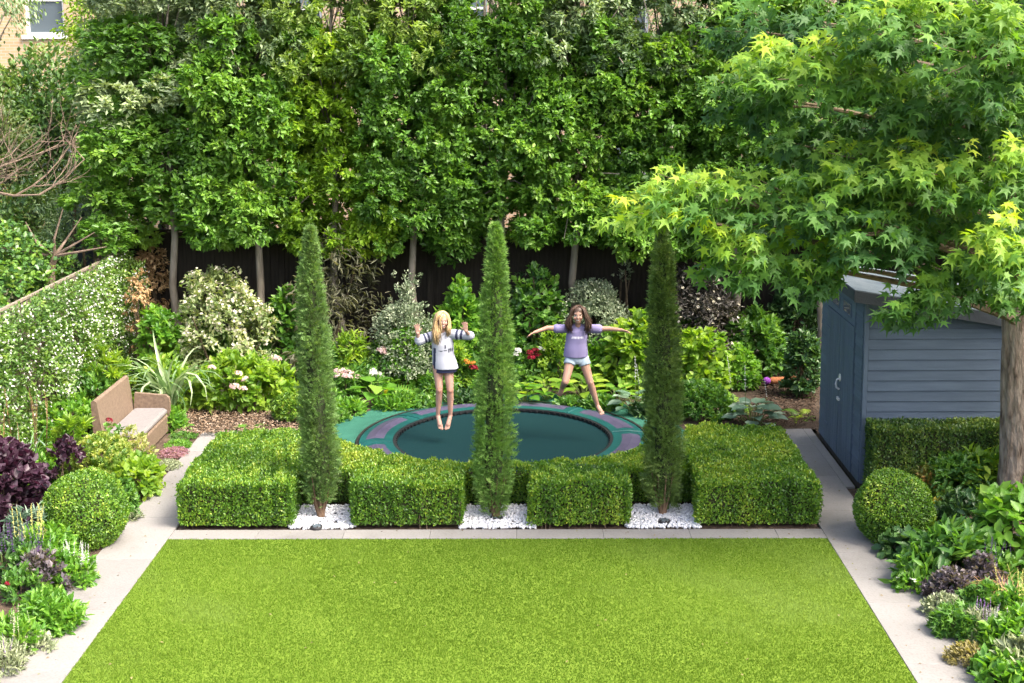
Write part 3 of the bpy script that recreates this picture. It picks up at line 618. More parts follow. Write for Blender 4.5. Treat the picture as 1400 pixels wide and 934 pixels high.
# looser, taller trees of the gardens behind
def loose_tree(name, label, loc, h, crown, mat, seed, n, k=9, L=.10, W=.028, cz=None, group=None, droop=0, tpl=DIAMOND, trunk_r=.10, spread=.8, r=.22, up=.3):
    rng = np.random.default_rng(seed); root = thing(name, label, 'tree', loc, 0, group); cw, cd, ch = crown
    cen, out = dome_pts(rng, n, (cw, cd, ch), .28, .35, .45, 3); cen[:, 2] += h - ch; lv = Leaves(); wt = wob(rng, 7, 1.3)
    clumps(lv, rng, cen, out, k, r, L, W, up, spread, droop, .8, tint=np.clip(.45 + .22 * wt(cen) + .2 * rng.normal(size=n), 0, 1), trand=.3)
    link('crown', lv.build('crown', tpl), root, mat); mb = MB(); pts, rad = limb_set(rng, mb, (0, 0, -.05), (rng.normal() * .2, 0, h * .85), trunk_r, None)
    for c in cen[rng.choice(n, min(n, 36), False)]:
        i = max(2, min(7, int(c[2] / h * 7))); p = pts[i]; e = Vector(c) * 1.0; mb.tube([p, p.lerp(e, .5) + Vector((0, 0, .12)), e], [rad[i] * .45, rad[i] * .25, .007], 5)
    mb.obj('trunk', M_BARK, root, smooth=True); return root
q = P(215, 200, 21.9); loose_tree('olive_tree', 'silvery olive tree rising over the jasmine fence corner', (q.x, 21.9, 0), 6.9, (2.7, 2.2, 4.2), M_OLIVE, 41, 900, 17, .10, .024, r=.2)
q = P(400, 60, 22.6); loose_tree('loose_tree', 'light green airy tree above the lime green one', (q.x, 22.6, 0), 7.2, (2.6, 2, 4.0), M_LIGHT, 42, 360, 12, .10, .035)
q = P(860, 40, 22.4); loose_tree('loose_tree', 'grey green airy tree above the pale variegated shrub', (q.x, 22.4, 0), 7.4, (2.8, 2, 4.4), M_GREY, 43, 480, 14, .095, .026)
q = P(640, 20, 23.2); loose_tree('loose_tree', 'dark airy tree with brick wall showing through its branches', (q.x, 23.2, 0), 7.5, (2.2, 2, 3.6), M_ILEX, 44, 240, 11, .10, .038)
q = P(1120, 40, 23.0); loose_tree('loose_tree', 'dark dense tree behind the sweet gum branches', (q.x, 23.0, 0), 7.8, (3.6, 2.4, 6.0), leaf_mat('blue dark leaf', [(.012, .035, .014), (.02, .06, .02), (.04, .09, .028), (.07, .13, .03)], .35, .18), 45, 520, 14, .11, .04)
q = P(1330, 40, 23.0); loose_tree('loose_tree', 'dark tree behind the shed roof', (q.x, 23.0, 0), 7.6, (3.6, 2.4, 6.2), M_ILEX, 46, 380, 13, .12, .044)
# neighbour's garden beyond the jasmine fence
M_DARKN = leaf_mat('bramble leaf', [(.018, .048, .012), (.035, .085, .018), (.06, .125, .024), (.10, .165, .03), (.17, .15, .05)], .42, .22)
M_IVY = leaf_mat('ivy leaf', [(.02, .06, .016), (.04, .105, .02), (.075, .165, .022), (.15, .235, .025)], .35, .22, spec=.55)
q = P(70, 200, 24); loose_tree('overgrown_tree', 'overgrown dark shrub with russet tips below the brick house window', (q.x - .3, 24, 0), 5.15, (3.2, 2.2, 4.9), M_DARKN, 51, 1300, 12, .12, .065, group=None, r=.2)
q = P(15, 150, 22.5); loose_tree('overgrown_tree', 'olive green shrub behind the bare branches', (q.x - .7, 22.5, 0), 4.3, (2.2, 2.0, 4.0), leaf_mat('olive green leaf', [(.04, .075, .02), (.07, .12, .03), (.11, .16, .045), (.17, .16, .07)], .5, .22), 52, 900, 12, .10, .04)
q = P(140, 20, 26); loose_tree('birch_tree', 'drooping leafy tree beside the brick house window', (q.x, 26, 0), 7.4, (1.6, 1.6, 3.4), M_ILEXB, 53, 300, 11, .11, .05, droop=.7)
q = P(8, 0, 25); loose_tree('birch_tree', 'weeping birch with hanging twigs in front of the tan brick wall', (q.x - .5, 25, 0), 8.2, (2.0, 1.6, 3.4), M_GREY, 54, 420, 9, .09, .045, droop=1.2, spread=.5)
q = P(120, 300, 20.0); bush('grey_leaf_bush', 'grey leaved shrub squeezed behind the jasmine fence end', 'shrub', (q.x - .4, 20.6, 0), (1.6, 1.4, 3.3), M_GREY, .085, .026, 420, 13, seed=55, r=.16)
bush('ivy_mass', 'bright ivy heaped over the far side of the slatted fence', 'ivy', (-7.35, 15.9, 0), (1.7, 4.4, 2.35), M_IVY, .085, .075, 900, 8, seed=56, droop=.5, r=.1, nup=.5, bottom=.5)
bush('ivy_mass', 'darker ivy thicket below the bare stump beyond the fence', 'ivy', (-7.7, 19.2, 0), (2.1, 3.4, 2.5), M_IVY, .08, .065, 800, 8, seed=57, droop=.5, r=.1, bottom=.5)
bush('bramble_thicket', 'bramble thicket under the bare branching tree', 'bramble', (-8.2, 21.6, 0), (2.6, 2.4, 3.1), M_DARKN, .09, .05, 620, 10, seed=58, r=.15, bottom=.5)
# bare branching tree
def bare_tree():
    rng = np.random.default_rng(9); root = thing('bare_tree', 'half-dead tree with bare pinkish brown branches over the ivy', 'tree', (-8.6, 19.0, 0)); mb = MB()
    def br(p, d, l, r, dep):
        p = Vector(p); d = Vector(d).normalized(); pts = [p]; 
        for i in range(4): d = (d + Vector(rng.normal(size=3)) * .16 + Vector((0, 0, .03))).normalized(); pts.append(pts[-1] + d * l / 4)
        mb.tube(pts, [r, r * .85, r * .7, r * .55, r * .4], 5)
        if dep:
            for i in range(5 if dep > 1 else 4):
                b = pts[1 + i % 4]; nd = (d + Vector(rng.normal(size=3)) * .6 + Vector((.15, 0, .35))).normalized(); br(b, nd, l * (.5 + .25 * rng.random()), r * .5, dep - 1)
    mb.tube([(0, 0, -.1), (.1, 0, 1.2), (0, 0, 2.6), (.1, -.1, 3.4)], [.12, .10, .085, .06], 8)
    br((.05, -.05, 3.25), (.9, -.1, .08), 1.6, .032, 3); br((0, 0, 2.9), (.7, .2, .6), 1.3, .022, 2); br((.1, -.1, 3.4), (.3, -.1, 1), 1.1, .02, 2)
    mb.obj('branches', noise_mat('bare bark', [(.12, .085, .062), (.22, .165, .125)], 12, .9), root)
bare_tree()
rt = thing('cut_stump', 'pale lopped trunk with a few bare side branches in the ivy', 'tree', (-7.1, 19.4, -.5)); mb = MB()
mb.tube([(0, 0, 1.4), (.02, 0, 2.0), (.06, 0, 2.45), (.12, 0, 2.62)], [.06, .055, .05, .045], 8)
for e in ((.75, -.1, 2.95), (-.75, .1, 2.7), (.5, .1, 3.15), (-.3, 0, 3.1), (.95, -.2, 2.75), (.3, -.1, 3.3)): mb.tube([(.1, 0, 2.58), (e[0] * .5, e[1], 2.62 + (e[2] - 2.62) * .35), e], [.03, .018, .006], 5)
mb.obj('trunk', MATS['bare bark'], rt)
q = P(97, 288, 20.9)
rt = thing('storage_bin', 'dark slate coloured plastic bin half hidden behind the fence corner', 'bin', (q.x, 21.3, 0))
MB().box((-.25, -.25, 0), (.25, .25, 2.5), .05).obj('body', noise_mat('slate plastic', [(.05, .06, .085), (.07, .08, .11)], 4, .4), rt); MB().box((-.28, -.28, 2.503), (.28, .28, 2.62), .04).obj('lid', MATS['slate plastic'], rt)

# ---- sweet gum on the right
M_GUM = leaf_mat('sweet gum leaf', [(.022, .070, .017), (.039, .108, .019), (.067, .162, .019), (.14, .25, .02), (.28, .365, .03)], .5, .35, (1.5, 1.4, .4), spec=.3)
def sweet_gum():
    rng = np.random.default_rng(77); bx, by = 5.33, 14.0; root = thing('sweet_gum_tree', 'sweet gum tree with star-shaped leaves overhanging the shed', 'tree', (bx, by, 0)); o = np.array((bx, by, 0)); lv = Leaves(); mb = MB()
    # sprays: pixel centre, half sizes in pixels, depth, leaves, lightness
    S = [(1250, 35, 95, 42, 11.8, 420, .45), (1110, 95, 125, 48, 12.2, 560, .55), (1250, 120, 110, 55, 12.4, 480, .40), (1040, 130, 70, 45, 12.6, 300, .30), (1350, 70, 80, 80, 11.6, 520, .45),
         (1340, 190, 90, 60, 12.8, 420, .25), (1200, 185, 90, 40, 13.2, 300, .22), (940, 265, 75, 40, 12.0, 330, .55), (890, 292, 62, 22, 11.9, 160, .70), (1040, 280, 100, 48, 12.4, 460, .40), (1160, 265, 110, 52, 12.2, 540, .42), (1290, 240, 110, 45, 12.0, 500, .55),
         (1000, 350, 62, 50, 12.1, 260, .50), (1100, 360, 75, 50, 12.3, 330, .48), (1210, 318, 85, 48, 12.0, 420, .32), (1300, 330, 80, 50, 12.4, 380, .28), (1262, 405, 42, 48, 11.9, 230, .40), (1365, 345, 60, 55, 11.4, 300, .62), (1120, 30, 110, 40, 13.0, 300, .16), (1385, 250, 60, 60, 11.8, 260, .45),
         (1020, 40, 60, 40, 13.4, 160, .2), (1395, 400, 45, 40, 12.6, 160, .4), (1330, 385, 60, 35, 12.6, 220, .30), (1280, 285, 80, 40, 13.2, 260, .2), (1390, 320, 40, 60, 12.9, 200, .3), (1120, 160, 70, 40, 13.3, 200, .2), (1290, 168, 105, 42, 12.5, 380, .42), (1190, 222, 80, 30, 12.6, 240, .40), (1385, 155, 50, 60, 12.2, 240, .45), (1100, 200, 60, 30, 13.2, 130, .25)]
    Lf = .14; tips = []
    for (cx, cy, rx, ry, Y, n, lt) in S:
        c = np.array(P(cx, cy, Y)) - o; s = PX(Y); out = np.array((c[0], c[1], 0)); out /= np.linalg.norm(out); m = n
        # twigs inside the spray; leaves hang along them
        n = int(n * 1.22); m = n; k = max(6, n // 11); tc = rnd_dir(rng, k) * (rng.random((k, 1)) ** .4); tc = c + tc * np.array((rx * s, min(rx, 85) * s * .8, ry * s)); td = unit(np.tile(out, (k, 1)) + rnd_dir(rng, k) * .7 + np.array((-.25, 0, -.05)))
        j = rng.integers(0, k, m); u = rng.random(m); pos = tc[j] + td[j] * (u[:, None] - .5) * .34 + rnd_dir(rng, m) * .05
        d = unit(td[j] * .7 + rnd_dir(rng, m) * .75 + np.array((0, 0, -.55))); nr = unit(np.array((0, -.35, .75)) + rnd_dir(rng, m) * .55)
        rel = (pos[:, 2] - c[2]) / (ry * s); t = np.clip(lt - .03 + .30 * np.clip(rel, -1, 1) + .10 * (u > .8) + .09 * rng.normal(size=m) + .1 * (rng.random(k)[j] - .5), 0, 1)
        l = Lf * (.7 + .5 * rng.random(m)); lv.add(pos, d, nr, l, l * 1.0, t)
        tips.append((c, tc))
    # the rest of the crown, above and beside the frame
    for (c, rr, n) in (((.3, -1.2, 6.9), (2.6, 2.2, 1.0), 900), ((2.2, -.6, 4.8), (1.5, 2.2, 1.9), 1300), ((1.2, 1.2, 5.0), (2.4, 1.2, 1.8), 600), ((-1.8, .3, 6.6), (1.6, 1.4, .7), 360), ((1.6, -2.4, 4.2), (1.0, 1.2, 1.2), 550)):
        pos = rnd_dir(rng, n) * (rng.random((n, 1)) ** .4) * np.array(rr) + np.array(c); l = Lf * 1.25 * (.8 + .5 * rng.random(n)); lv.add(pos, unit(rnd_dir(rng, n) + np.array((0, 0, -.5))), unit(np.array((0, 0, .8)) + rnd_dir(rng, n) * .6), l, l, np.clip(.35 + .2 * rng.normal(size=n), 0, 1)); tips.append((np.array(c), pos[:8]))
    camv = np.array((0, 0, EYE)) - o; p = lv.cat()[0]; dist = np.linalg.norm(p - camv, axis=1)
    pw = p + o; ang = pw[:, 0] / pw[:, 1]; el = (pw[:, 2] - EYE) / pw[:, 1]; inside = (ang < .385) & (el < .045)
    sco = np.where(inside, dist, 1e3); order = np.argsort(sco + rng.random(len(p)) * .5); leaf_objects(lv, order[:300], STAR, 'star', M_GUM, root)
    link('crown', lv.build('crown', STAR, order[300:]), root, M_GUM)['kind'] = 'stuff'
    tr = [Vector((0, 0, -.05)), Vector((-.02, 0, .6)), Vector((-.07, -.02, 1.5)), Vector((-.12, -.05, 2.4)), Vector((-.1, -.1, 3.4)), Vector((0, -.15, 4.6)), Vector((.1, -.2, 6.2))]; rad = [.24, .185, .172, .165, .13, .09, .04]
    # fissured trunk: ridges and furrows are modelled
    zz = np.linspace(-.05, 6.2, 150); tz = np.array([p.z for p in tr]); na = 44; V = []; wr = wob(rng, 10, 1.0)
    for z in zz:
        cx, cy, r0 = np.interp(z, tz, [p.x for p in tr]), np.interp(z, tz, [p.y for p in tr]), np.interp(z, tz, rad); a = np.arange(na) * 2 * math.pi / na; q = np.c_[np.cos(a) * 4.2, np.sin(a) * 4.2, np.full(na, z * 3.2)]; rg = np.abs(wr(q * 1.6)); V.append(np.c_[cx + np.cos(a) * (r0 + .022 * np.clip(rg * 2.4, 0, 1) - .012), cy + np.sin(a) * (r0 + .022 * np.clip(rg * 2.4, 0, 1) - .012), np.full(na, z)])
    V = np.concatenate(V); ii = np.arange(149)[:, None] * na + np.arange(na)[None]; jj = np.arange(149)[:, None] * na + (np.arange(na)[None] + 1) % na; Fq = np.stack([ii, jj, jj + na, ii + na], -1).reshape(-1, 4); tk = link('trunk', np_mesh('trunk', V, Fq), root, noise_mat('gum bark', [(.05, .035, .025), (.20, .155, .115), (.27, .22, .17), (.33, .28, .22)], 13, .95, 1.0, 22, stretch=(1.5, 1.5, .4), bdist=.04))
    lb = MB()
    for (c, tc) in tips:
        c = Vector(c); z = min(max(1.9, c.z - .25 * math.hypot(c.x, c.y)), 5.8); i = max(k for k in range(7) if tr[k].z <= z); i = min(i, 5); f = (z - tr[i].z) / (tr[i + 1].z - tr[i].z); b = tr[i].lerp(tr[i + 1], f); m1 = b.lerp(c, .35) + Vector((0, 0, .12)); m2 = b.lerp(c, .7) + Vector((0, 0, .08))
        lb.tube([b, m1, m2, c], [.05, .034, .022, .01], 6)
        for t in tc[:6]: lb.tube([m2.lerp(c, rng.random()), Vector(t) + Vector((0, 0, .02))], [.008, .003], 4)
    lb.obj('limbs', noise_mat('gum twig', [(.11, .085, .055), (.20, .155, .10)], 14, .9), root)
sweet_gum()

# ================================================================== PLANTING
def spot(px0, px1, pytop, Y, dz=0):
    a, b = P(px0, pytop, Y), P(px1, pytop, Y); return ((a.x + b.x) / 2, Y, 0), b.x - a.x, a.z
LM = lambda nm, *c, **k: leaf_mat(nm, list(c), **k)
M_LIME = LM('lime leaf', (.045, .115, .008), (.085, .175, .012), (.14, .24, .018), (.21, .30, .03), rough=.5, trans=.35)
M_MID = LM('mid green leaf', (.022, .07, .010), (.04, .115, .014), (.07, .165, .018), (.11, .21, .025), rough=.45, trans=.28)
M_BRI = LM('fresh green leaf', (.035, .105, .010), (.06, .165, .014), (.10, .22, .02), (.15, .27, .03), rough=.45, trans=.32)
M_DK = LM('dark green leaf', (.012, .04, .010), (.022, .065, .014), (.04, .095, .02), (.065, .13, .026), rough=.4, trans=.2)
M_VAR = LM('variegated leaf', (.055, .085, .045), (.105, .145, .08), (.18, .22, .14), (.30, .33, .235), rough=.5, trans=.25, tcol=(1.1, 1.1, .9))
M_PUR = LM('purple leaf', (.012, .005, .010), (.022, .009, .017), (.038, .017, .030), (.065, .038, .058), rough=.45, trans=.18, tcol=(1.6, .6, .9))
M_BRN = LM('brown drooping leaf', (.03, .03, .018), (.05, .055, .026), (.08, .09, .04), (.12, .11, .07), rough=.5, trans=.25)
M_BLU = LM('blue green leaf', (.05, .095, .06), (.08, .14, .09), (.14, .20, .14), (.22, .28, .22), rough=.5, trans=.2, tcol=(1.1, 1.2, 1))
M_YEL = LM('golden leaf', (.20, .20, .012), (.32, .28, .015), (.42, .34, .02), (.5, .36, .03), rough=.5, trans=.35)
M_DRY = LM('dry leaf', (.12, .075, .035), (.22, .14, .065), (.32, .22, .11), (.42, .32, .18), rough=.8, trans=.25, tcol=(1.1, 1, .8))
M_SAGE = LM('sage leaf', (.10, .13, .07), (.15, .18, .10), (.22, .25, .15), (.30, .33, .21), rough=.6, trans=.25, tcol=(1.1, 1.1, .8))
M_STRP = LM('cream edged leaf', (.05, .11, .025), (.085, .165, .045), (.15, .23, .09), (.30, .36, .21), rough=.4, trans=.25, tcol=(1.1, 1.2, .8))
PET = lambda nm, *c: leaf_mat(nm, list(c), .6, .3, (1, 1, 1), .2)
F_WHITE = PET('white petal', (.62, .64, .58), (.78, .78, .74), (.82, .82, .80)); F_CREAM = PET('cream petal', (.55, .52, .36), (.70, .66, .50), (.78, .74, .62)); F_PINK = PET('pink petal', (.62, .36, .36), (.74, .55, .52), (.8, .72, .70))
F_RED = PET('red petal', (.085, .003, .012), (.15, .005, .018), (.22, .012, .03)); F_YELL = PET('yellow petal', (.33, .33, .06), (.40, .41, .11), (.44, .45, .2)); F_PURP = PET('purple petal', (.05, .025, .085), (.085, .045, .14), (.14, .08, .20)); F_MAUV = PET('mauve petal', (.30, .16, .40), (.42, .24, .55), (.52, .34, .62)); F_ORNG = PET('orange petal', (.42, .13, .02), (.6, .25, .04), (.66, .36, .08))
_HM = {}
def head_data(kind, mat, seed=0):
    """shared flower meshes: ball, plate, spike, plume; unit size"""
    k = (kind, mat.name, seed)
    if k in _HM: return _HM[k]
    rng = np.random.default_rng(seed + 5); lv = Leaves()
    if kind == 'ball': q = rnd_dir(rng, 60); q[:, 2] = np.abs(q[:, 2]) * .8; lv.add(q * .42, unit(rnd_dir(rng, 60)), q, .26, .22, rng.random(60))
    elif kind == 'plate': a = rng.random(46) * 6.28; r = rng.random(46) ** .5 * .5; q = np.c_[r * np.cos(a), r * np.sin(a), .12 - .3 * r * r + .05 * rng.random(46)]; lv.add(q, rnd_dir(rng, 46) * np.array((1, 1, .3)), np.array((0, 0, 1.)) + rnd_dir(rng, 46) * .4, .22, .2, rng.random(46))
    elif kind == 'spike': z = np.round(rng.random(26) ** .85 * 7) / 7; a = rng.random(26) * 6.28; r = .024 * (1.05 - z); u = np.c_[np.cos(a), np.sin(a), np.zeros(26)]; lv.add(u * r[:, None] + np.c_[np.zeros((26, 2)), z], u + np.array((0, 0, .3)), np.array((0, 0, 1.)) + rnd_dir(rng, 26) * .5, .048 * (1.15 - z * .5), .045 * (1.15 - z * .5), rng.random(26))
    elif kind == 'plume': z = rng.random(34); a = rng.random(34) * 6.28; u = np.c_[np.cos(a), np.sin(a), np.zeros(34)]; lv.add(u * (.01 * (1 - z))[:, None] + np.c_[np.zeros((34, 2)), z], u * .18 + np.array((0, 0, 1.)), u, .13 * (1.1 - z * .5), .008, rng.random(34))
    elif kind == 'daisy': q = np.zeros((1, 3)); lv.add(q, np.array([[1., 0, 0]]), np.array([[0, 0, 1.]]), 1, 1, .8)
    if kind in ('spike', 'plume'):
        for k_ in range(8): lv.add(np.array([[0, 0, k_ * .125 - .02]]), np.array([[0, 0, 1.]]), np.array([[k_ % 2, 1. - k_ % 2, 0]]), .16, .022, .5)
    me = lv.build('flower', FLOWER if kind in ('ball', 'plate', 'daisy') else DIAMOND); me.materials.append(mat); _HM[k] = me; return me
def flowers(root, rng, pts, kind, mat, size, name='flower_head', tilt=.25, stalk=None):
    mb = MB()
    for i, p in enumerate(pts):
        o = link(name, head_data(kind, mat, i % 3), root); o.location = p; s = size * (.8 + .4 * rng.random()); o.scale = (s, s, s); o.rotation_euler = (rng.normal() * tilt, rng.normal() * tilt, rng.random() * 6.28)
        if stalk is not None: p = Vector(p); mb.tube([(p.x * .5, p.y * .5, 0), (p.x * .85, p.y * .85, p.z * .5), p], .004, 4)
    if stalk is not None and len(pts): mb.obj('stalks', stalk, root)
def tops(rng, size, n, zlo=.6, spread=.42):
    a = rng.random(n) * 6.28; r = rng.random(n) ** .5; return np.c_[np.cos(a) * r * size[0] * spread, np.sin(a) * r * size[1] * spread - .1 * size[1], size[2] * (zlo + (1 - zlo) * (1 - r * r * .7) * (.85 + .3 * rng.random(n)))]
def blossoms(root, rng, cen, out, n, mat, size, push=.03, name='blossoms'):
    j = rng.choice(len(cen), n, n > len(cen)); lv = Leaves(); q = cen[j] + out[j] * push + rnd_dir(rng, n) * .05
    lv.add(q, rnd_dir(rng, n), unit(out[j] + np.array((0, -.3, .4)) + rnd_dir(rng, n) * .35), size * (.8 + .4 * rng.random(n)), size, rng.random(n)); o = link(name, lv.build(name, FLOWER), root, mat); o['kind'] = 'stuff'; return o
def shrub(name, label, px0, px1, top, Y, mat, L, W, n, k, depth=None, cat='shrub', dx=0, **kw):
    loc, w_, h_ = spot(px0, px1, top, Y); return bush(name, label, cat, loc, (w_, depth or w_ * .9, h_), mat, L, W, n, k, **kw) + ((w_, depth or w_ * .9, h_),)
def strap_mesh(seed, mat, arch, w_=.028, n=7):
    rng = np.random.default_rng(seed); v = []; f = []; x = z = 0; a = R(80); t = rng.random()
    for i in range(n + 1):
        u = i / n; ww = w_ * (1 - u ** 2.2) * (.7 + .6 * min(1, u * 3)); v += [(x, -ww, z + .006), (x, 0, z), (x, ww, z + .006)]; x += math.cos(a) / n; z += math.sin(a) / n; a -= arch * (.4 + 1.6 * u) / n
    for i in range(n): f += [(3 * i, 3 * i + 3, 3 * i + 4, 3 * i + 1), (3 * i + 1, 3 * i + 4, 3 * i + 5, 3 * i + 2)]
    me = np_mesh('leaf', np.array(v), f, tint=np.full(len(v), t)); me.materials.append(mat); return me
def straps(name, label, loc, n, ln, mat, seed, arch=2.0, cat='plant', w_=.028, joined=False, group=None):
    rng = np.random.default_rng(seed); root = thing(name, label, cat, loc, 0, group); ms = [strap_mesh(seed * 10 + i, mat, arch * (.6 + .2 * i), w_) for i in range(5)]
    if joined:
        V, Fq, Tt = [], [], []; c = 0
        for i in range(n):
            me = ms[i % 5]; v = np.array([q.co for q in me.vertices]); f = np.array([q.vertices[:] for q in me.polygons]); a = rng.random() * 6.28; l = ln * (.6 + .5 * rng.random()); v = v * l; ca, sa = math.cos(a), math.sin(a); tl = rng.normal() * .15
            v = np.c_[v[:, 0] * ca - v[:, 1] * sa + .05 * rng.normal(), v[:, 0] * sa + v[:, 1] * ca + .05 * rng.normal(), v[:, 2] * (1 - abs(tl))]; V.append(v); Fq.append(f + c); Tt.append(np.full(len(v), rng.random())); c += len(v)
        link('blades', np_mesh('blades', np.concatenate(V), np.concatenate(Fq), tint=np.concatenate(Tt)), root, mat)['kind'] = 'stuff'
    else:
        for i in range(n): o = link('leaf', ms[i % 5], root); l = ln * (.65 + .5 * rng.random()); o.scale = (l, l, l); o.rotation_euler = (rng.normal() * .12, rng.normal() * .12, rng.random() * 6.28); o.location = (rng.normal() * .05, rng.normal() * .05, 0)
    return root, rng
def fern(label, px, py, n, ln, mat, seed, z=0, name='fern', group='ferns in the back border'):
    g = G(px, py); rng = np.random.default_rng(seed); root = thing(name, label, 'fern', (g.x, g.y, z), 0, group); k = ('frond', mat.name)
    for i in range(n):
        t = rng.random(); me = leaf_data(FROND, 'frond', mat, 1.0, t); o = link('frond', me, root); l = ln * (.7 + .5 * rng.random()); o.scale = (l, l, l); o.rotation_euler = (R(8) + rng.normal() * .2, rng.normal() * .15, 6.283 * i / n + rng.normal() * .2)
    return root
HOSTA = T([(0, 0, 0), (.36, .10, .05), (.5, .4, .06), (.3, .75, .02), (0, 1, -.14), (-.3, .75, .02), (-.5, .4, .06), (-.36, .10, .05), (0, .35, -.05), (0, .7, -.05)], [(0, 1, 8), (1, 2, 8), (2, 3, 9), (2, 9, 8), (3, 4, 9), (4, 5, 9), (5, 6, 9), (6, 8, 9), (6, 7, 8), (7, 0, 8)])
def hosta(label, px, py, n, ln, wd, mat, seed, h=.22, name='hosta', group='broad-leaved clumps in the borders'):
    g = G(px, py); rng = np.random.default_rng(seed); root = thing(name, label, 'plant', (g.x, g.y, 0), 0, group); lv = Leaves(); a = np.arange(n) * 2.4 + rng.random(n) * .5; r = .05 + ln * .75 * (np.arange(n) / n) ** .7; u = np.c_[np.cos(a), np.sin(a), np.zeros(n)]
    pos = u * r[:, None] + np.c_[np.zeros((n, 2)), h * (1.1 - .75 * np.arange(n) / n) + .02]; lv.add(pos, u + np.array((0, 0, .12)) + rnd_dir(rng, n) * .25, np.array((0, 0, 1.)) + rnd_dir(rng, n) * .25, ln * (.75 + .4 * rng.random(n)), wd * (.8 + .3 * rng.random(n)), rng.random(n))
    leaf_objects(lv, range(n), HOSTA, 'hosta', mat, root); mb = MB()
    for p in pos: mb.tube([(p[0] * .1, p[1] * .1, -.01), (p[0] * .6, p[1] * .6, p[2] * .7), p], .006, 4)
    mb.obj('stalks', M_GSTEM, root); return root, rng
# ---------------- back border
r_, c_, o_, g_, s_ = shrub('white_dogwood', 'white-flowered dogwood shrub in tiers beside the jasmine', 232, 376, 378, 19.5, LM('dogwood leaf', (.06, .10, .03), (.10, .15, .045), (.16, .21, .07), (.26, .28, .12)), .085, .040, 420, 13, seed=201, droop=.45, lump=.25, inner=.45, r=.1)
blossoms(r_, g_, c_, o_, 1700, F_CREAM, .052, .06)
shrub('green_shrub', 'fresh green shrub between jasmine and white dogwood', 186, 248, 412, 19.2, M_BRI, .10, .065, 150, 9, seed=202, n_obj=60)
shrub('dark_shrub', 'dark green shrub between dogwood and olive tinted cypress', 352, 418, 395, 19.9, M_MID, .11, .065, 180, 9, seed=203, n_obj=40)
r_, c_, o_, g_, s_ = shrub('lime_hydrangea', 'lime green hydrangea with pinkish white heads below the dogwood', 262, 402, 492, 18.45, M_LIME, .10, .062, 330, 9, seed=204, n_obj=140, depth=1.0, droop=.15)
flowers(r_, g_, [(.02, -.42, .62), (.12, -.46, .55), (-.02, -.5, .45), (.1, -.5, .42), (.55, -.3, .8), (-.35, -.4, .7)], 'ball', F_PINK, .15)
shrub('box_shrub', 'small clipped box shrub behind the olive tinted cypress', 372, 424, 538, 17.75, M_BOX, .03, .019, 1100, 9, seed=205, depth=.5, lump=.05, tpl=DIAMOND, bottom=.45)
fern('bright fern behind the small clipped box shrub', 392, 556, 12, .75, M_LIME, 206); fern('fern below the lime hydrangea on pale bark', 345, 590, 10, .45, M_BRI, 207); fern('low fern edging the pale bark chips', 308, 592, 9, .4, M_MID, 208)
shrub('brown_leaf_shrub', 'airy shrub with drooping brownish leaves behind the olive tinted cypress', 382, 506, 352, 20.0, M_BRN, .12, .024, 300, 12, seed=209, droop=1.0, lump=.3, inner=.3, r=.14)
r_, c_, o_, g_, s_ = shrub('variegated_shrub', 'grey variegated shrub with an upright spire beside the blonde girl', 506, 602, 402, 19.7, M_VAR, .042, .022, 620, 14, seed=210, lump=.22, r=.07)
lv = Leaves(); rr = np.random.default_rng(211); cc = np.c_[rr.normal(size=40) * .1 + .03, rr.normal(size=40) * .08, s_[2] - .1 + rr.random(40) * .42]; clumps(lv, rr, cc, unit(cc * np.array((1, 1, .2))), 12, .06, .042, .022); link('spire', lv.build('spire', OVAL), r_, M_VAR)
shrub('green_hydrangea', 'fresh green big-leaved shrub between the blonde girl and the middle cypress', 588, 660, 396, 20.0, M_BRI, .115, .075, 190, 8, seed=212, n_obj=70)
shrub('green_hydrangea', 'deep green big-leaved shrub between the middle cypress and the brown-haired girl', 694, 772, 388, 20.0, M_MID, .11, .075, 230, 8, seed=213, n_obj=80)
shrub('cream_elder', 'thin dark shrub with small cream flowers above the deep green shrub', 690, 745, 352, 20.5, M_DK, .07, .03, 110, 9, seed=214, inner=.2, droop=.4)
shrub('variegated_shrub', 'pale variegated shrub in flat tiers behind the brown-haired girl', 764, 884, 376, 20.1, M_VAR, .045, .024, 760, 14, seed=215, lump=.25, r=.08)
r_, c_, o_, g_, s_ = shrub('variegated_twig', 'thin sprig of pale leaves sticking up before the dark fence', 828, 868, 345, 20.6, M_VAR, .06, .022, 22, 9, seed=216, inner=.85, bottom=.6, stem=5)
shrub('lime_hydrangea', 'lime shrub with large round leaves between the brown-haired girl and dark cypress', 826, 905, 436, 19.3, M_LIME, .125, .105, 150, 7, seed=217, n_obj=140, droop=.35)
r_, c_, o_, g_, s_ = shrub('dark_elder', 'blackish purple elder dotted with cream flowers beside the dark cypress', 900, 1018, 365, 20.2, LM('elder leaf', (.012, .014, .010), (.026, .026, .020), (.045, .04, .034), (.07, .065, .06), trans=.15), .085, .026, 420, 12, seed=218, lump=.25, r=.12, droop=.3)
blossoms(r_, g_, c_, o_, 260, F_CREAM, .06, .07)
shrub('lime_shrub', 'lime round-leaved shrub between the dark cypress and the hosta', 918, 1000, 456, 19.1, M_LIME, .11, .085, 150, 7, seed=219, n_obj=110, droop=.25)
shrub('green_shrub', 'mid green shrub below the dark elder and sweet gum tips', 984, 1078, 418, 20.1, M_MID, .10, .06, 260, 9, seed=220, n_obj=60)
shrub('green_shrub', 'dark shrub against the fence behind the shed doors', 1050, 1125, 385, 20.7, M_DK, .10, .05, 240, 9, seed=221)
shrub('ivy_shrub', 'dark leafy shrub growing beside the shed door wall', 1078, 1122, 455, 18.9, M_DK, .08, .045, 220, 9, seed=222)
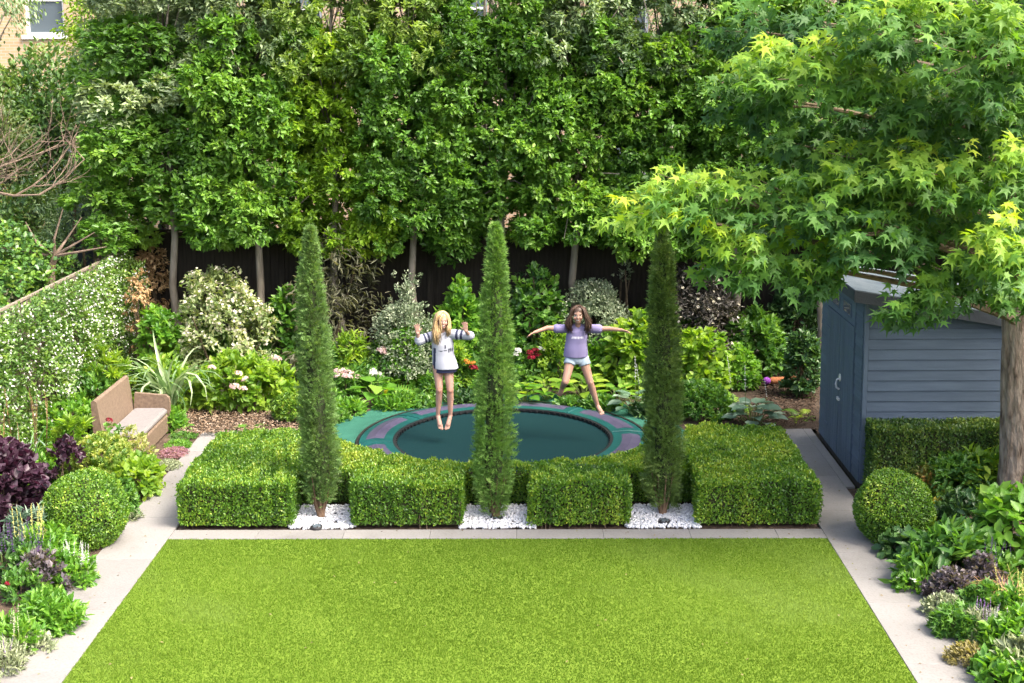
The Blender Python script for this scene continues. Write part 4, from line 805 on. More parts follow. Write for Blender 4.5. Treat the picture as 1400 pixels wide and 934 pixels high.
fern('bright fern beside the shed door wall', 1096, 574, 11, .42, M_LIME, 223); fern('fern under the dark shrub by the shed', 1085, 545, 10, .5, M_MID, 224); fern('fern with arching fronds behind the white hosta flowers', 1010, 560, 12, .6, M_BRI, 225); fern('fern between the dark cypress and lime round-leaved shrub', 962, 545, 12, .7, M_BRI, 226)
shrub('sweet_box', 'low glossy mound at the rim of the trampoline by the hosta', 920, 1005, 524, 17.9, M_MID, .06, .028, 420, 10, seed=227, depth=.7)
r_, g_ = hosta('blue green hosta with white flower spikes beside shade-toned bark', 1030, 586, 24, .25, .19, M_BLU, 228, .3); flowers(r_, g_, [(-.12, 0, .52), (.16, -.05, .45), (-.3, .1, .62)], 'spike', F_WHITE, .3, 'flower_spike', .1, M_GSTEM)
r_, g_ = hosta('hosta with tall white flower spikes beside the dark cypress', 868, 566, 14, .24, .17, M_BLU, 229, .25); flowers(r_, g_, [(.0, -.05, .5), (.06, .05, .42)], 'spike', F_WHITE, .34, 'flower_spike', .1, M_GSTEM)
fern('golden yellow fern beside the grey variegated shrub', 530, 535, 12, .85, M_YEL, 230); fern('green fern between the golden fern and blonde girl', 572, 545, 12, .7, M_BRI, 231); fern('fern behind the knees of the blonde girl', 625, 548, 11, .6, M_BRI, 232); fern('upright fern between the red flowers and brown-haired girl', 748, 520, 8, .75, M_BRI, 233)
r_, c_, o_, g_, s_ = shrub('white_phlox', 'white phlox heads beside the olive tinted cypress', 450, 492, 505, 18.9, M_MID, .075, .03, 120, 9, seed=234, cat='flower'); flowers(r_, g_, tops(g_, s_, 14, .55), 'ball', F_PINK, .13)
r_, c_, o_, g_, s_ = shrub('white_phlox', 'small white phlox heads below the golden fern', 488, 525, 508, 19.2, M_MID, .075, .03, 100, 9, seed=235, cat='flower'); flowers(r_, g_, tops(g_, s_, 6, .6), 'ball', F_WHITE, .12)
r_, c_, o_, g_, s_ = shrub('pink_hydrangea', 'pink flower head above the golden fern', 505, 545, 478, 19.5, M_MID, .08, .04, 80, 8, seed=236, cat='flower'); flowers(r_, g_, tops(g_, s_, 2, .95, .1), 'ball', F_PINK, .2)
r_, c_, o_, g_, s_ = shrub('red_dahlia', 'dark red blooms beside the middle cypress below the outstretched hand', 700, 745, 476, 19.7, M_MID, .085, .04, 100, 8, seed=237, cat='flower'); flowers(r_, g_, [(.02, -.25, s_[2] * .97), (.1, -.22, s_[2] * 1.0), (.04, -.27, s_[2] * .85), (.14, -.2, s_[2] * .9)], 'ball', F_RED, .13); flowers(r_, g_, [(-.16, -.2, s_[2] * 1.0), (-.2, -.2, s_[2] * .9), (.2, -.2, s_[2] * 1.03)], 'ball', F_WHITE, .13)
r_, c_, o_, g_, s_ = shrub('orange_bloom', 'orange and dark red blooms between the blonde girl and middle cypress', 626, 660, 492, 19.5, M_MID, .085, .04, 90, 8, seed=238, cat='flower'); flowers(r_, g_, [(-.05, -.2, s_[2] * 1.02), (.05, -.2, s_[2] * .98)], 'ball', F_ORNG, .11); flowers(r_, g_, [(.05, -.22, s_[2] * .82)], 'ball', F_RED, .14)
r_, c_, o_, g_, s_ = shrub('poker_plant', 'slim orange flower spikes behind the trampoline between red and lavender', 748, 772, 498, 19.9, M_MID, .1, .02, 50, 8, seed=239, cat='flower', up=.9); flowers(r_, g_, [(-.06, -.1, s_[2] * 1.1), (.07, -.1, s_[2] * 1.05)], 'spike', F_ORNG, .3, 'flower_spike', .06, M_GSTEM)
hosta('large round-leaved clump at the trampoline edge below the golden fern', 513, 552, 12, .26, .25, M_BRI, 240, .28); hosta('lime hosta behind the lower leg of the brown-haired girl', 748, 548, 18, .25, .13, M_LIME, 241, .25); hosta('lime green hosta under the brown-haired girl', 800, 548, 20, .27, .14, M_LIME, 242, .3); hosta('lime hosta against the lower side of the middle cypress', 718, 552, 14, .24, .17, M_BRI, 243, .22); hosta('green hosta at the rim between girl and dark cypress', 845, 556, 16, .24, .13, M_BRI, 244, .24)
low = [(455, 575, 28, .10, M_MID, 'by the rim below the white phlox'), (478, 566, 26, .16, M_BRI, 'spreading under the white phlox'), (545, 558, 30, .14, M_BRI, 'between round leaves and the blonde girl'), (580, 556, 26, .12, M_MID, 'left uncut behind the shins of the blonde girl'), (640, 552, 30, .16, M_DK, 'beside the middle cypress under orange blooms'), (660, 548, 22, .2, M_MID, 'half hidden by the middle cypress'), (780, 556, 20, .1, M_MID, 'at the rim between two lime hostas'), (822, 560, 24, .14, M_MID, 'at the rim under the lime round leaves'), (893, 570, 26, .18, M_DK, 'half hidden by the dark cypress'), (905, 560, 30, .25, M_MID, 'between dark cypress and glossy mound'), (440, 560, 30, .3, M_BRI, 'half hidden by the olive tinted cypress'), (600, 545, 24, .3, M_MID, 'behind the fern by the blonde girl'), (700, 535, 30, .42, M_MID, 'under the dark red blooms'), (560, 530, 34, .45, M_BRI, 'under the grey variegated shrub'), (860, 530, 34, .5, M_MID, 'under the lime shrub with round leaves'), (785, 525, 34, .42, M_MID, 'behind the lime hosta under the girl'), (655, 525, 30, .5, M_MID, 'behind the middle cypress beside red blooms'), (490, 535, 30, .4, M_MID, 'between white phlox and golden fern'), (1000, 520, 40, .6, M_MID, 'between mid green shrub and fern'), (940, 500, 40, .7, M_MID, 'behind the fern by the dark cypress'), (420, 520, 40, .7, M_MID, 'between lime hydrangea and olive tinted cypress'), (250, 560, 34, .55, M_LIME, 'behind the arm of the wicker sofa'), (232, 590, 22, .3, M_BRI, 'at the corner of the wicker sofa')]
for i, (px, py, wpx, h, mt, where) in enumerate(low):
    g = G(px, py); w_ = wpx * 2 * PX(g.y) * .95; bush('leafy_perennial', 'leafy perennial ' + where, 'plant', (g.x, g.y, 0), (w_, w_ * .8, h), mt, .065 + .02 * (i % 3), .032 + .008 * (i % 2), int(60 + 150 * h), 9, seed=300 + i, group='leafy perennials in the back border', stem=4)
rf_ = np.random.default_rng(77)
fill = [(412, 'beside the box shrub and olive tinted cypress'), (445, 'just behind the olive tinted cypress'), (478, 'behind the white phlox heads'), (520, 'beside the pink flower head'), (552, 'in front of the grey variegated shrub'), (585, 'behind the raised hand of the blonde girl'), (618, 'behind the hips of the blonde girl'), (650, 'behind the orange and red blooms'), (690, 'just behind the middle cypress'), (728, 'behind the dark red blooms'), (762, 'behind the slim orange spikes'), (812, 'beside the brown-haired girl and lime shrub'), (850, 'under the pale variegated shrub'), (892, 'just behind the dark cypress'), (935, 'under the blackish purple elder'), (1010, 'between blue hosta and mid green shrub'), (330, 'under the white dogwood and lime hydrangea'), (280, 'under the dogwood beside the striped leaves'), (240, 'between striped leaves and fresh green shrub')]
for i, (px, wh) in enumerate(fill):
    Yf = 19.35 + .7 * rf_.random(); x = P(px, 450, Yf).x; hh = .65 + .5 * rf_.random(); bush('border_plant', ('fresh green', 'mid green', 'lime green', 'light green')[i % 4] + ' filler plant ' + wh, 'plant', (x, Yf, 0), (.62, .5, hh), (M_BRI, M_MID, M_LIME, M_BRI)[i % 4], .075 + .02 * (i % 3), .034 + .01 * (i % 2), 130, 9, seed=700 + i, group='filler plants in the back border', stem=4)
# ---------------- jasmine on the fence
def jasmine():
    rng = np.random.default_rng(401); root = thing('jasmine_climber', 'star jasmine covered in white flowers climbing the slatted fence', 'climber', (FX, 16.2, 0)); n = 4200; y = -4.4 + 8.7 * rng.random(n); z = .1 + 1.85 * rng.random(n) ** .9; wf, wg = wob(rng, 8, 2.5), wob(rng, 8, 1.1)
    q = np.c_[np.zeros(n), y, z]; z = z * (1 + .05 * wg(q)); x = .10 + .26 * (1 - .25 * z / 2) + .11 * wf(q) + .08 * wg(q) - .12 * rng.random(n); x = np.where(z > 1.85, x * .7, x); cen = np.c_[x, y, z]; out = unit(np.c_[np.ones(n), .15 * rng.normal(size=(n, 1)), .35 + .25 * rng.normal(size=(n, 1))])
    lv = Leaves(); clumps(lv, rng, cen, out, 9, .075, .058, .03, .2, .8, .1, .6, tint=np.clip(.45 + .2 * wf(q) + .2 * rng.normal(size=n), 0, 1)); link('foliage', lv.build('foliage', DIAMOND), root, LM('jasmine leaf', (.022, .06, .010), (.045, .105, .014), (.09, .165, .02), (.17, .24, .035), rough=.35, trans=.22))
    dens = np.clip(.55 + .5 * wg(q * 1.3) + .25 * np.clip((y + .5) / 3, -1, 1), .08, 1); keep = rng.random(n) < dens; blossoms(root, rng, cen[keep], out[keep], 3700, F_WHITE, .032, .06)
    mb = MB()
    for i in range(14): yy = -4.2 + i * .6; mb.tube([(.1, yy, -.03), (.12, yy + rng.normal() * .1, .7), (.1, yy + rng.normal() * .2, 1.5)], [.015, .012, .007], 5)
    mb.obj('stems', M_TWIG, root)
jasmine()
q = P(205, 390, 20.6); bush('withered_climber', 'withered brown climber hanging at the fence corner', 'climber', (q.x, 20.75, 0), (.55, .4, 2.05), M_DRY, .075, .034, 130, 9, seed=402, droop=.9, inner=.4, bottom=.6)
q = P(190, 400, 19.8); bush('withered_climber', 'dry brown strands trailing down over the jasmine', 'climber', (q.x + .05, 19.6, 0), (.3, .9, 1.75), M_DRY, .065, .03, 60, 8, seed=403, droop=.9, inner=.3, bottom=.7)
# ---------------- left border
straps('striped_iris', 'arching cream striped strap leaves behind the wicker sofa', (G(215, 580).x + .1, 18.0, 0), 60, 1.35, M_STRP, 411, 2.6, w_=.018)
g = P(150, 500, 17.9); bush('lime_spurge', 'lime spurge with narrow whorled leaves above the sofa back', 'plant', (g.x - .1, 17.9, 0), (.95, .8, 1.05), M_LIME, .13, .022, 90, 16, seed=412, spread=.9, up=.5, r=.03)
g = P(225, 540, 18.2); bush('green_shrub', 'bright green shrub behind the sofa arm', 'shrub', (g.x, 18.3, 0), (.95, .7, .75), M_LIME, .10, .055, 150, 8, seed=413, n_obj=40)
g = G(112, 640); bush('lime_spurge', 'lime spurge with whorled leaves before the sofa back', 'plant', (-5.35, 15.05, 0), (.45, .4, .78), M_LIME, .13, .022, 34, 16, seed=414, spread=.9, up=.5, r=.03)
bush('golden_euonymus', 'yellow green variegated shrub between sofa and box ball', 'shrub', (-5.0, 14.85, 0), (.95, 1.1, .66), LM('euonymus leaf', (.04, .10, .012), (.075, .15, .018), (.15, .21, .03), (.27, .29, .06)), .045, .027, 700, 10, seed=415, tpl=DIAMOND, lump=.12)
bush('golden_euonymus', 'cream tipped little shrub hiding the foot of the sofa', 'shrub', (-4.78, 15.35, 0), (.5, .5, .55), LM('cream leaf', (.08, .13, .03), (.16, .20, .05), (.27, .28, .10), (.38, .36, .17)), .05, .028, 130, 9, seed=416, inner=.4)
bush('lime_geranium', 'lime leafed mound spilling on the path beside the sofa', 'plant', (-4.55, 14.75, 0), (.55, .8, .42), M_LIME, .085, .07, 130, 7, seed=417, n_obj=60)
bush('green_mound', 'small green mound between box ball and lime mound', 'plant', (-4.5, 14.05, 0), (.42, .5, .4), M_MID, .05, .03, 160, 9, seed=418)
r_, c_, o_, g_ = bush('red_rose', 'rose bush with one red bloom in front of the sofa seat', 'flower', (-5.05, 15.55, 0), (.35, .35, .62), M_MID, .06, .035, 50, 8, seed=419); flowers(r_, g_, [(.02, -.1, .68)], 'ball', F_RED, .09)
bush('purple_smoke_bush', 'dark purple smoke bush beside the round box ball', 'shrub', (-5.62, 13.55, 0), (1.05, 1.0, .95), M_PUR, .085, .065, 330, 10, seed=420, n_obj=180, lump=.2)
bush('purple_smoke_bush', 'small sprig of dark purple leaves behind the box ball', 'shrub', (-5.2, 14.35, 0), (.5, .5, .74), M_PUR, .07, .05, 60, 9, seed=421)
straps('blue_iris', 'grey blue sword leaves in front of the jasmine', (-5.85, 14.75, 0), 22, .75, M_BLU, 422, .9, w_=.02); straps('blue_iris', 'grey blue sword leaves beside the lime spurge', (-5.5, 15.3, 0), 16, .6, M_BLU, 423, 1.1, w_=.02)
def plume_grass(label, loc, n, h, seed, mat=F_PINK, kind='plume'):
    r, g = straps('feather_grass', label, loc, 70, h * .7, M_BRI, seed, 1.5, 'grass', .006, True); flowers(r, g, [(g.normal() * .2, g.normal() * .16, h * (.55 + .2 * g.random())) for _ in range(n)], kind, mat, h * .26, 'flower_spike', .12, M_DRY)
plume_grass('tall feather grass with tan plumes before the jasmine', (-6.0, 14.1, 0), 14, 1.2, 424, M_DRY); plume_grass('feather grass with pale tan plumes beside the blue sword leaves', (-5.9, 15.2, 0), 8, 1.15, 425, M_DRY)
bush('green_mound', 'green leafy mound under the blue sword leaves', 'plant', (-5.75, 14.9, 0), (1.0, 1.2, .45), M_BRI, .06, .03, 300, 9, seed=426); bush('green_mound', 'green filler plants along the foot of the jasmine', 'plant', (-5.9, 16.6, 0), (.7, 1.8, .6), M_BRI, .07, .035, 300, 9, seed=427); bush('green_mound', 'light green plants between jasmine and sofa back', 'plant', (-5.95, 17.6, 0), (.7, 1.2, .8), M_MID, .08, .04, 200, 9, seed=428); bush('green_mound', 'green plants at the foot of the smoke bush', 'plant', (-5.95, 12.6, 0), (.9, 1.1, .5), M_MID, .07, .035, 220, 9, seed=429)
def spiky(name, label, loc, size, mat, n, fl, fmat, fsize, kind='spike', seed=1, L=.07, W=.028, cl=70, up=.6, cat='flower', tilt=.1):
    r, c, o, g = bush(name, label, cat, loc, size, mat, L, W, cl, 9, seed=seed, up=up); flowers(r, g, [(a, b, z * .95) for a, b, z in tops(g, size, n, .7)], kind, fmat, fsize, 'flower_spike' if kind in ('spike', 'plume') else 'flower_head', tilt, M_GSTEM if kind == 'spike' else None); return r, g
def gl(px, py): g = G(px, py); return (g.x, g.y, 0)
spiky('yellow_spires', 'pale yellow flower spires beside the box ball', gl(52, 778), (.42, .4, .40), M_BRI, 11, None, F_YELL, .30, seed=431); spiky('purple_salvia', 'dark purple salvia spikes below the smoke bush', gl(14, 795), (.42, .4, .40), M_DK, 14, None, F_PURP, .22, seed=432); spiky('white_speedwell', 'white flower spikes spilling towards the path by the box ball', gl(104, 798), (.36, .36, .26), M_BRI, 16, None, F_WHITE, .2, seed=433)
bush('purple_heuchera', 'dusky purple leaved plant among the salvia', 'plant', gl(62, 808), (.5, .45, .34), LM('dusky leaf', (.035, .03, .04), (.06, .05, .065), (.10, .085, .10), (.15, .13, .14)), .06, .03, 150, 9, seed=434); bush('blue_spurge', 'blue green needle-leaved spurge below the smoke bush', 'plant', gl(34, 760), (.35, .35, .48), M_BLU, .10, .014, 40, 16, seed=435, spread=.9)
r_, g_ = spiky('dark_pinks', 'small dark red flowers among dusky leaves', gl(30, 822), (.35, .3, .26), M_MID, 4, None, F_RED, .07, 'ball', seed=436)
bush('leafy_mound', 'fresh green leafy mound leaning over the path edge', 'plant', gl(72, 862), (.5, .42, .30), M_BRI, .085, .03, 170, 9, seed=437); bush('leafy_mound', 'green leafy clump below the yellow spires', 'plant', gl(78, 800), (.35, .35, .3), M_BRI, .09, .04, 90, 8, seed=438); spiky('white_sage', 'cream flowered sage at the low end of the border', gl(22, 888), (.4, .36, .25), M_BRI, 9, None, F_CREAM, .16, seed=439); spiky('lavender', 'lavender tuft with faded spikes at the path edge', gl(2, 918), (.36, .4, .22), M_SAGE, 10, None, F_MAUV, .14, seed=440, W=.012); bush('trailing_sage', 'pale stems trailing on to the paving', 'plant', gl(48, 888), (.36, .22, .10), M_SAGE, .05, .02, 60, 8, seed=441)
spiky('blue_salvia', 'mauve tinged salvia behind the dusky leaves', gl(50, 800), (.5, .4, .36), M_MID, 8, None, F_PURP, .26, seed=442)
bush('green_mound', 'green leaves filling between box ball and yellow spires', 'plant', gl(75, 770), (.4, .4, .35), M_BRI, .08, .035, 110, 9, seed=443); bush('grey_tuft', 'wispy dry tuft on the path edge below the box ball', 'plant', gl(180, 712), (.22, .16, .07), M_SAGE, .06, .008, 50, 9, seed=444)
for i, (px, py, mt, lab) in enumerate(((250, 600, M_MID, 'green creeping thyme by the back path'), (243, 612, M_BRI, 'bright green thyme pad between stone pads'), (238, 623, LM('mauve thyme', (.16, .08, .13), (.24, .13, .18), (.28, .2, .2)), 'mauve flowering thyme pad by the sofa'), (228, 640, M_SAGE, 'grey green thyme pad by the path'))):
    bush('creeping_thyme', lab, 'plant', gl(px, py), (.36, .4, .07), mt, .02, .012, 300, 8, seed=450 + i, tpl=DIAMOND, stem=0, lump=.1)
# ---------------- right border
RB = [('green_shrub', 'mid green shrub between the low hedge and box ball', 1300, 690, (.8, .6, .62), M_MID, .085, .038, 260, 10, 0), ('orange_fern_bush', 'green bush tinged with orange beside the box ball', 1268, 690, (.4, .36, .48), LM('bronze leaf', (.08, .10, .02), (.12, .16, .025), (.22, .12, .04), (.12, .18, .03)), .07, .022, 110, 9, 0),
      ('lime_viburnum', 'lime leaved shrub below the sweet gum trunk', 1340, 690, (.55, .5, .66), M_LIME, .12, .065, 80, 7, 60), ('big_leaf_hydrangea', 'hydrangea with big pale green leaves beside the sweet gum trunk', 1385, 780, (.85, .75, .82), M_BRI, .135, .095, 120, 7, 160), ('ribbed_viburnum', 'shrub with large ribbed glossy leaves behind the path', 1300, 792, (.72, .62, .46), M_MID, .15, .065, 110, 6, 160),
      ('ribbed_viburnum', 'large ribbed leaves low beside the path edge', 1258, 800, (.42, .4, .26), M_MID, .14, .06, 50, 6, 70), ('bergenia', 'rounded leaves at the foot of the box ball', 1240, 764, (.4, .3, .24), M_DK, .10, .085, 60, 6, 60), ('yellow_shrub', 'small yellow leaved sprig beside the box ball', 1278, 722, (.2, .2, .36), M_YEL, .05, .025, 30, 8, 0),
      ('dark_shrub', 'dark leafy gap filler between ribbed shrub and hydrangea', 1345, 770, (.6, .5, .42), M_DK, .09, .04, 150, 8, 0), ('dark_shrub', 'dark low shrub behind the ribbed leaves', 1310, 730, (.7, .5, .4), M_DK, .08, .04, 170, 8, 0)]
for i, (nm, lab, px, py, sz, mt, L, W, n, k, no) in enumerate(RB): bush(nm, lab, "shrub", gl(px, py), sz, mt, L, W, n, k, seed=500 + i, n_obj=no, droop=.25)
M_DUSK = leaf_mat('dusky leaf', [])
bush('dusky_sedum', 'dusky mauve leaved sedum between ribbed leaves and path', 'plant', gl(1298, 822), (.42, .36, .30), M_DUSK, .05, .026, 150, 9, seed=520); bush('dusky_sedum', 'dusky mauve sedum beside the purple salvia', 'plant', gl(1345, 815), (.45, .4, .36), M_DUSK, .05, .026, 170, 9, seed=521)
spiky('purple_salvia', 'violet salvia spikes below the hydrangea', gl(1365, 808), (.36, .32, .36), M_MID, 7, None, F_PURP, .2, seed=522); spiky('yellow_mullein', 'yellow mullein spikes among brown grass', gl(1390, 862), (.4, .36, .34), M_BRI, 9, None, F_YELL, .28, seed=523, tilt=.25)
r_, g_ = spiky('white_geranium', 'small white flowered plant at the path edge below the box ball', gl(1248, 806), (.4, .34, .17), M_BRI, 7, None, F_WHITE, .045, 'daisy', seed=524, L=.05); r_, g_ = straps('brown_sedge', 'reddish brown grass beside the yellow mullein', (gl(1372, 838)), 110, .5, LM('brown sedge', (.16, .09, .05), (.26, .15, .09), (.36, .23, .14)), 525, 2.0, 'grass', .006, True)
bush('pale_sedum', 'pale grey green sedum tuft at the path edge', 'plant', gl(1290, 842), (.36, .3, .18), M_SAGE, .035, .02, 170, 9, seed=526, tpl=DIAMOND); bush('cranesbill', 'green lobed cranesbill mound at the path edge', 'plant', gl(1306, 866), (.42, .36, .22), M_MID, .075, .08, 110, 7, seed=527, tpl=STAR, key='star', n_obj=50); bush('cranesbill', 'green cranesbill mound behind the lavender', 'plant', gl(1342, 838), (.36, .3, .26), M_MID, .07, .075, 90, 7, seed=528, tpl=STAR, key='star')
spiky('lavender', 'lavender with mauve spikes behind the pale thyme', gl(1340, 875), (.4, .34, .24), M_SAGE, 14, None, F_MAUV, .15, seed=529, W=.012); bush('bronze_thyme', 'bronze green thyme mound at the path edge', 'plant', gl(1322, 905), (.36, .3, .15), LM('bronze thyme', (.13, .11, .05), (.19, .17, .07), (.25, .22, .10)), .035, .016, 200, 9, seed=530, tpl=DIAMOND); spiky('white_speedwell', 'slim white flower spikes behind the bronze thyme', gl(1362, 892), (.3, .28, .24), M_MID, 8, None, F_WHITE, .18, seed=531)
r_, g_ = spiky('purple_bellflower', 'purple bellflowers beside the cranesbill', gl(1322, 878), (.22, .2, .12), M_MID, 9, None, F_MAUV, .05, 'daisy', seed=532, L=.04, cl=40); r_, g_ = spiky('purple_bellflower', 'purple bellflowers below the bronze thyme', gl(1352, 920), (.3, .24, .10), M_MID, 18, None, F_MAUV, .05, 'daisy', seed=533, L=.04, cl=50)
bush('lime_phlox', 'light green leafy stems below the yellow mullein', 'plant', gl(1392, 905), (.5, .45, .38), M_BRI, .085, .045, 170, 8, seed=534, n_obj=50); bush('leafy_mound', 'broad green leaves at the low end of the path', 'plant', gl(1375, 935), (.4, .36, .16), M_BRI, .10, .06, 60, 7, seed=535, n_obj=40); bush('leafy_mound', 'pale striped leaves beside the purple bellflowers', 'plant', gl(1398, 925), (.36, .3, .26), M_SAGE, .11, .03, 70, 8, seed=536)

# ================================================================== TRAMPOLINE
M_MAT = noise_mat('trampoline mesh', [(.0025, .019, .023), (.004, .028, .031)], 40, .7, .15, 200, spec=.15)
M_TEAL = noise_mat('teal vinyl', [(.004, .052, .053), (.007, .075, .071)], 5, .5, .12, 20)
M_PURP = noise_mat('purple vinyl', [(.05, .045, .082), (.07, .062, .108)], 7, .5, .1, 20)
M_RUB = noise_mat('green rubber', [(.016, .09, .062), (.024, .118, .08), (.032, .14, .096)], 3, .85, .4, 120)
tr = thing('trampoline', 'round sunken trampoline with teal rim and purple panels', 'trampoline', (TC.x, TC.y, 0))
def ringsheet(r0, r1, z0, z1, a0=0, a1=2 * math.pi, n=72, lift=.0):
    mb = MB(); full = abs(a1 - a0 - 2 * math.pi) < 1e-6; prof = [(r0, z0 - .03), (r0, z0), (r0 + (r1 - r0) * .5, (z0 + z1) / 2 + lift), (r1, z1), (r1, z1 - .03)]; v = []; f = []; k = len(prof); m = n if full else n + 1
    for i in range(m):
        a = a0 + (a1 - a0) * i / n; v += [(r * math.cos(a), r * math.sin(a), z) for r, z in prof]
    for i in range(n):
        j = (i + 1) % m
        for q in range(k - 1): f.append((i * k + q, i * k + q + 1, j * k + q + 1, j * k + q))
        f.append((i * k + k - 1, i * k, j * k, j * k + k - 1))
    if not full: f += [tuple(range(k)), tuple(range((m - 1) * k + k - 1, (m - 1) * k - 1, -1))]
    return mb.add(v, f)
mt = MB().add([(1.46 * math.cos(2 * math.pi * i / 72), 1.46 * math.sin(2 * math.pi * i / 72), .0) for i in range(72)], [tuple(range(72))]).obj('mat', M_MAT, tr)
pad = ringsheet(1.44, 1.876, .05, .03, lift=.02).obj('safety_pad', M_TEAL, tr, smooth=False)
for i in range(8):
    a = R(22.5 + 45 * i - 17.5 + 8); ringsheet(1.545, 1.79, 0.0545, .0435, a, a + R(35), 16, .019).obj('pad_panel', M_PURP, pad)
for i in range(8):
    a = R(45 * i + 8); c, s = math.cos(a), math.sin(a); MB().tube([(1.45 * c, 1.45 * s, .05), (1.66 * c, 1.66 * s, .06), (1.87 * c, 1.87 * s, .03)], .012, 5).obj('pad_seam', M_TEAL, pad)
ringsheet(1.40, 1.438, .045, .045).obj('mat_edge', noise_mat('black webbing', [(.006, .008, .01), (.014, .016, .018)], 60, .7), tr)
lm = MB().box((-.012, -.012, .005), (.012, .012, .039)).mesh('spring_loop'); lm.materials.append(MATS['black webbing'])
for i in range(96):
    a = 2 * math.pi * i / 96; o = link('spring_loop', lm, tr); o.location = (1.395 * math.cos(a), 1.395 * math.sin(a), 0); o.rotation_euler.z = a
MB().add([(1.885 * math.cos(2 * math.pi * i / 72), 1.885 * math.sin(2 * math.pi * i / 72), z) for z in (.015, .035) for i in range(72)] + [(1.92 * math.cos(2 * math.pi * i / 72), 1.92 * math.sin(2 * math.pi * i / 72), z) for z in (.035, .015) for i in range(72)], [(k * 72 + i, k * 72 + (i + 1) % 72, ((k + 1) % 4) * 72 + (i + 1) % 72, ((k + 1) % 4) * 72 + i) for k in range(4) for i in range(72)]).obj('rim', M_BLACK, tr)
sur = ringsheet(1.93, 2.45, .022, .012, n=90).obj('rubber_surround', M_RUB); sur.location = (TC.x, TC.y, 0); sur['kind'] = 'structure'

# ================================================================== SHED
M_SHED = noise_mat('blue grey paint', [(.07, .10, .142), (.083, .118, .165), (.096, .134, .182)], 5, .6, .35, 60, .09, stretch=(.35, .35, 5), spec=.3)
M_SHEDV = noise_mat('blue grey paint upright', [(.07, .10, .142), (.083, .118, .165), (.096, .134, .182)], 5, .6, .35, 60, .09, stretch=(5, 5, .35), spec=.3)
M_FASC = noise_mat('dark grey paint', [(.035, .042, .052), (.05, .06, .072)], 5, .6, .3, 60)
M_FELT = noise_mat('roof felt', [(.10, .13, .15), (.135, .165, .18), (.16, .19, .20)], 4, .85, .3, 160)
M_CHROME = noise_mat('chrome', [(.55, .56, .58), (.62, .63, .65)], 4, .25)
SX, SY0, SY1, SXE = 3.83, 14.9, 17.02, 6.35
sh = thing('garden_shed', 'blue grey timber shed with sloping roof and double doors', 'shed', (SX, SY0, 0)); SL = SY1 - SY0; SW = SXE - SX
ztop = lambda x: 2.29 - .17 * x            # slope of the roof underside, x from the door wall
MB().box((.025, .03, .03), (SW - .03, SL - .03, 1.70)).obj('inner_frame', M_SHED, sh)
MB().box((.0, .0, -.02), (SW, SL, .06)).obj('floor_bearer', noise_mat('dark bearer', [(.03, .026, .022), (.06, .05, .042)], 9, .9), sh)
sw = MB().box((.02, .008, .062), (SW - .02, .028, 1.6)).obj('side_wall', M_SHED, sh); rng = np.random.default_rng(3); bh = .1215
for i in range(20):
    z0, z1 = .065 + i * bh, .065 + (i + 1) * bh - .005
    # shiplap board cut to the slope of the roof
    def cut(za): return min(SW - .003, (2.29 - za) / .17)
    x1b, x1t = cut(z0), cut(z1)
    if x1b <= .06: break
    pts = [(.055, z0), (x1b, z0), (x1t, z1), (.055, z1)] if x1t > .06 else [(.055, z0), (x1b, z0), (.055, ztop(.055))]
    mb = MB(); mb.loft([[(x, -.012 if z <= z0 + .001 else -.004, z) for x, z in pts], [(x, .0075, z) for x, z in pts]]); mb.obj('board', M_SHED, sw)
MB().loft([[(0.001, -.02, .062), (.05, -.02, .062), (.05, -.02, 2.275), (.001, -.02, 2.285)], [(0.001, .025, .062), (.05, .025, .062), (.05, .025, 2.275), (.001, .025, 2.285)]]).obj('corner_post', M_SHEDV, sh)
fw = MB().box((.004, .03, .062), (.028, SL, 2.275)).obj('front_wall', M_SHED, sh)
D0, D1 = .36, 1.74
for i in range(19):
    z0, z1 = .065 + i * bh, min(2.24, .065 + (i + 1) * bh - .005)
    if z1 - z0 < .02: break
    for (a, b) in ((.028, D0 - .005), (D1 + .005, SL - .002)): MB().loft([[(-.012, a, z0), (-.012, b, z0), (-.004, b, z1), (-.004, a, z1)], [(.003, a, z0), (.003, b, z0), (.003, b, z1), (.003, a, z1)]]).obj('board', M_SHED, fw)
MB().box((-.016, D0 - .004, 1.835), (.003, D1 + .004, 2.24)).obj('lintel_board', M_SHED, fw)
for k in range(2):
    a, b = (D0, (D0 + D1) / 2 - .006) if k == 0 else ((D0 + D1) / 2 + .006, D1); dr = MB().box((-.010, a, .07), (.003, b, 1.83)).obj('door', M_SHEDV, sh); m = 6
    for i in range(m): MB().box((-.024, a + (b - a) * i / m + .003, .075), (-.0105, a + (b - a) * (i + 1) / m - .003, 1.825)).obj('plank', M_SHEDV, dr)
    for z in (.3, 1.55): MB().box((-.03, (a + .0) if k == 0 else b - .16, z), (-.0245, (a + .16) if k == 0 else b, z + .03)).obj('hinge', M_SHEDV, dr)
    if k == 0:
        hd = MB(); hd.tube([(-.03, b - .07, .99 + .07), (-.065, b - .07, 1.05), (-.075, b - .07, 1.0), (-.065, b - .07, .95), (-.03, b - .07, .93)], .012, 7); hd.tube([(-.026, b - .07, 1.075), (-.032, b - .07, 1.075)], [.05, .048], 14); hd.obj('handle', M_CHROME, dr)
        MB().box((-.045, b - .09, .79), (-.0245, b + .01, .82)).obj('latch', M_CHROME, dr)
for (a, b) in ((.55, .95), (1.12, 1.52)):
    wo = MB(); wo.box((-.024, a, 1.9), (-.0165, b, 1.92)); wo.box((-.024, a, 2.05), (-.0165, b, 2.07)); wo.box((-.024, a, 1.921), (-.0165, a + .02, 2.049)); wo.box((-.024, b - .02, 1.921), (-.0165, b, 2.049)); wo = wo.obj('window', M_SHED, sh)
    MB().box((-.0215, a + .021, 1.921), (-.0165, b - .021, 2.049)).obj('pane', M_GLASS, wo)
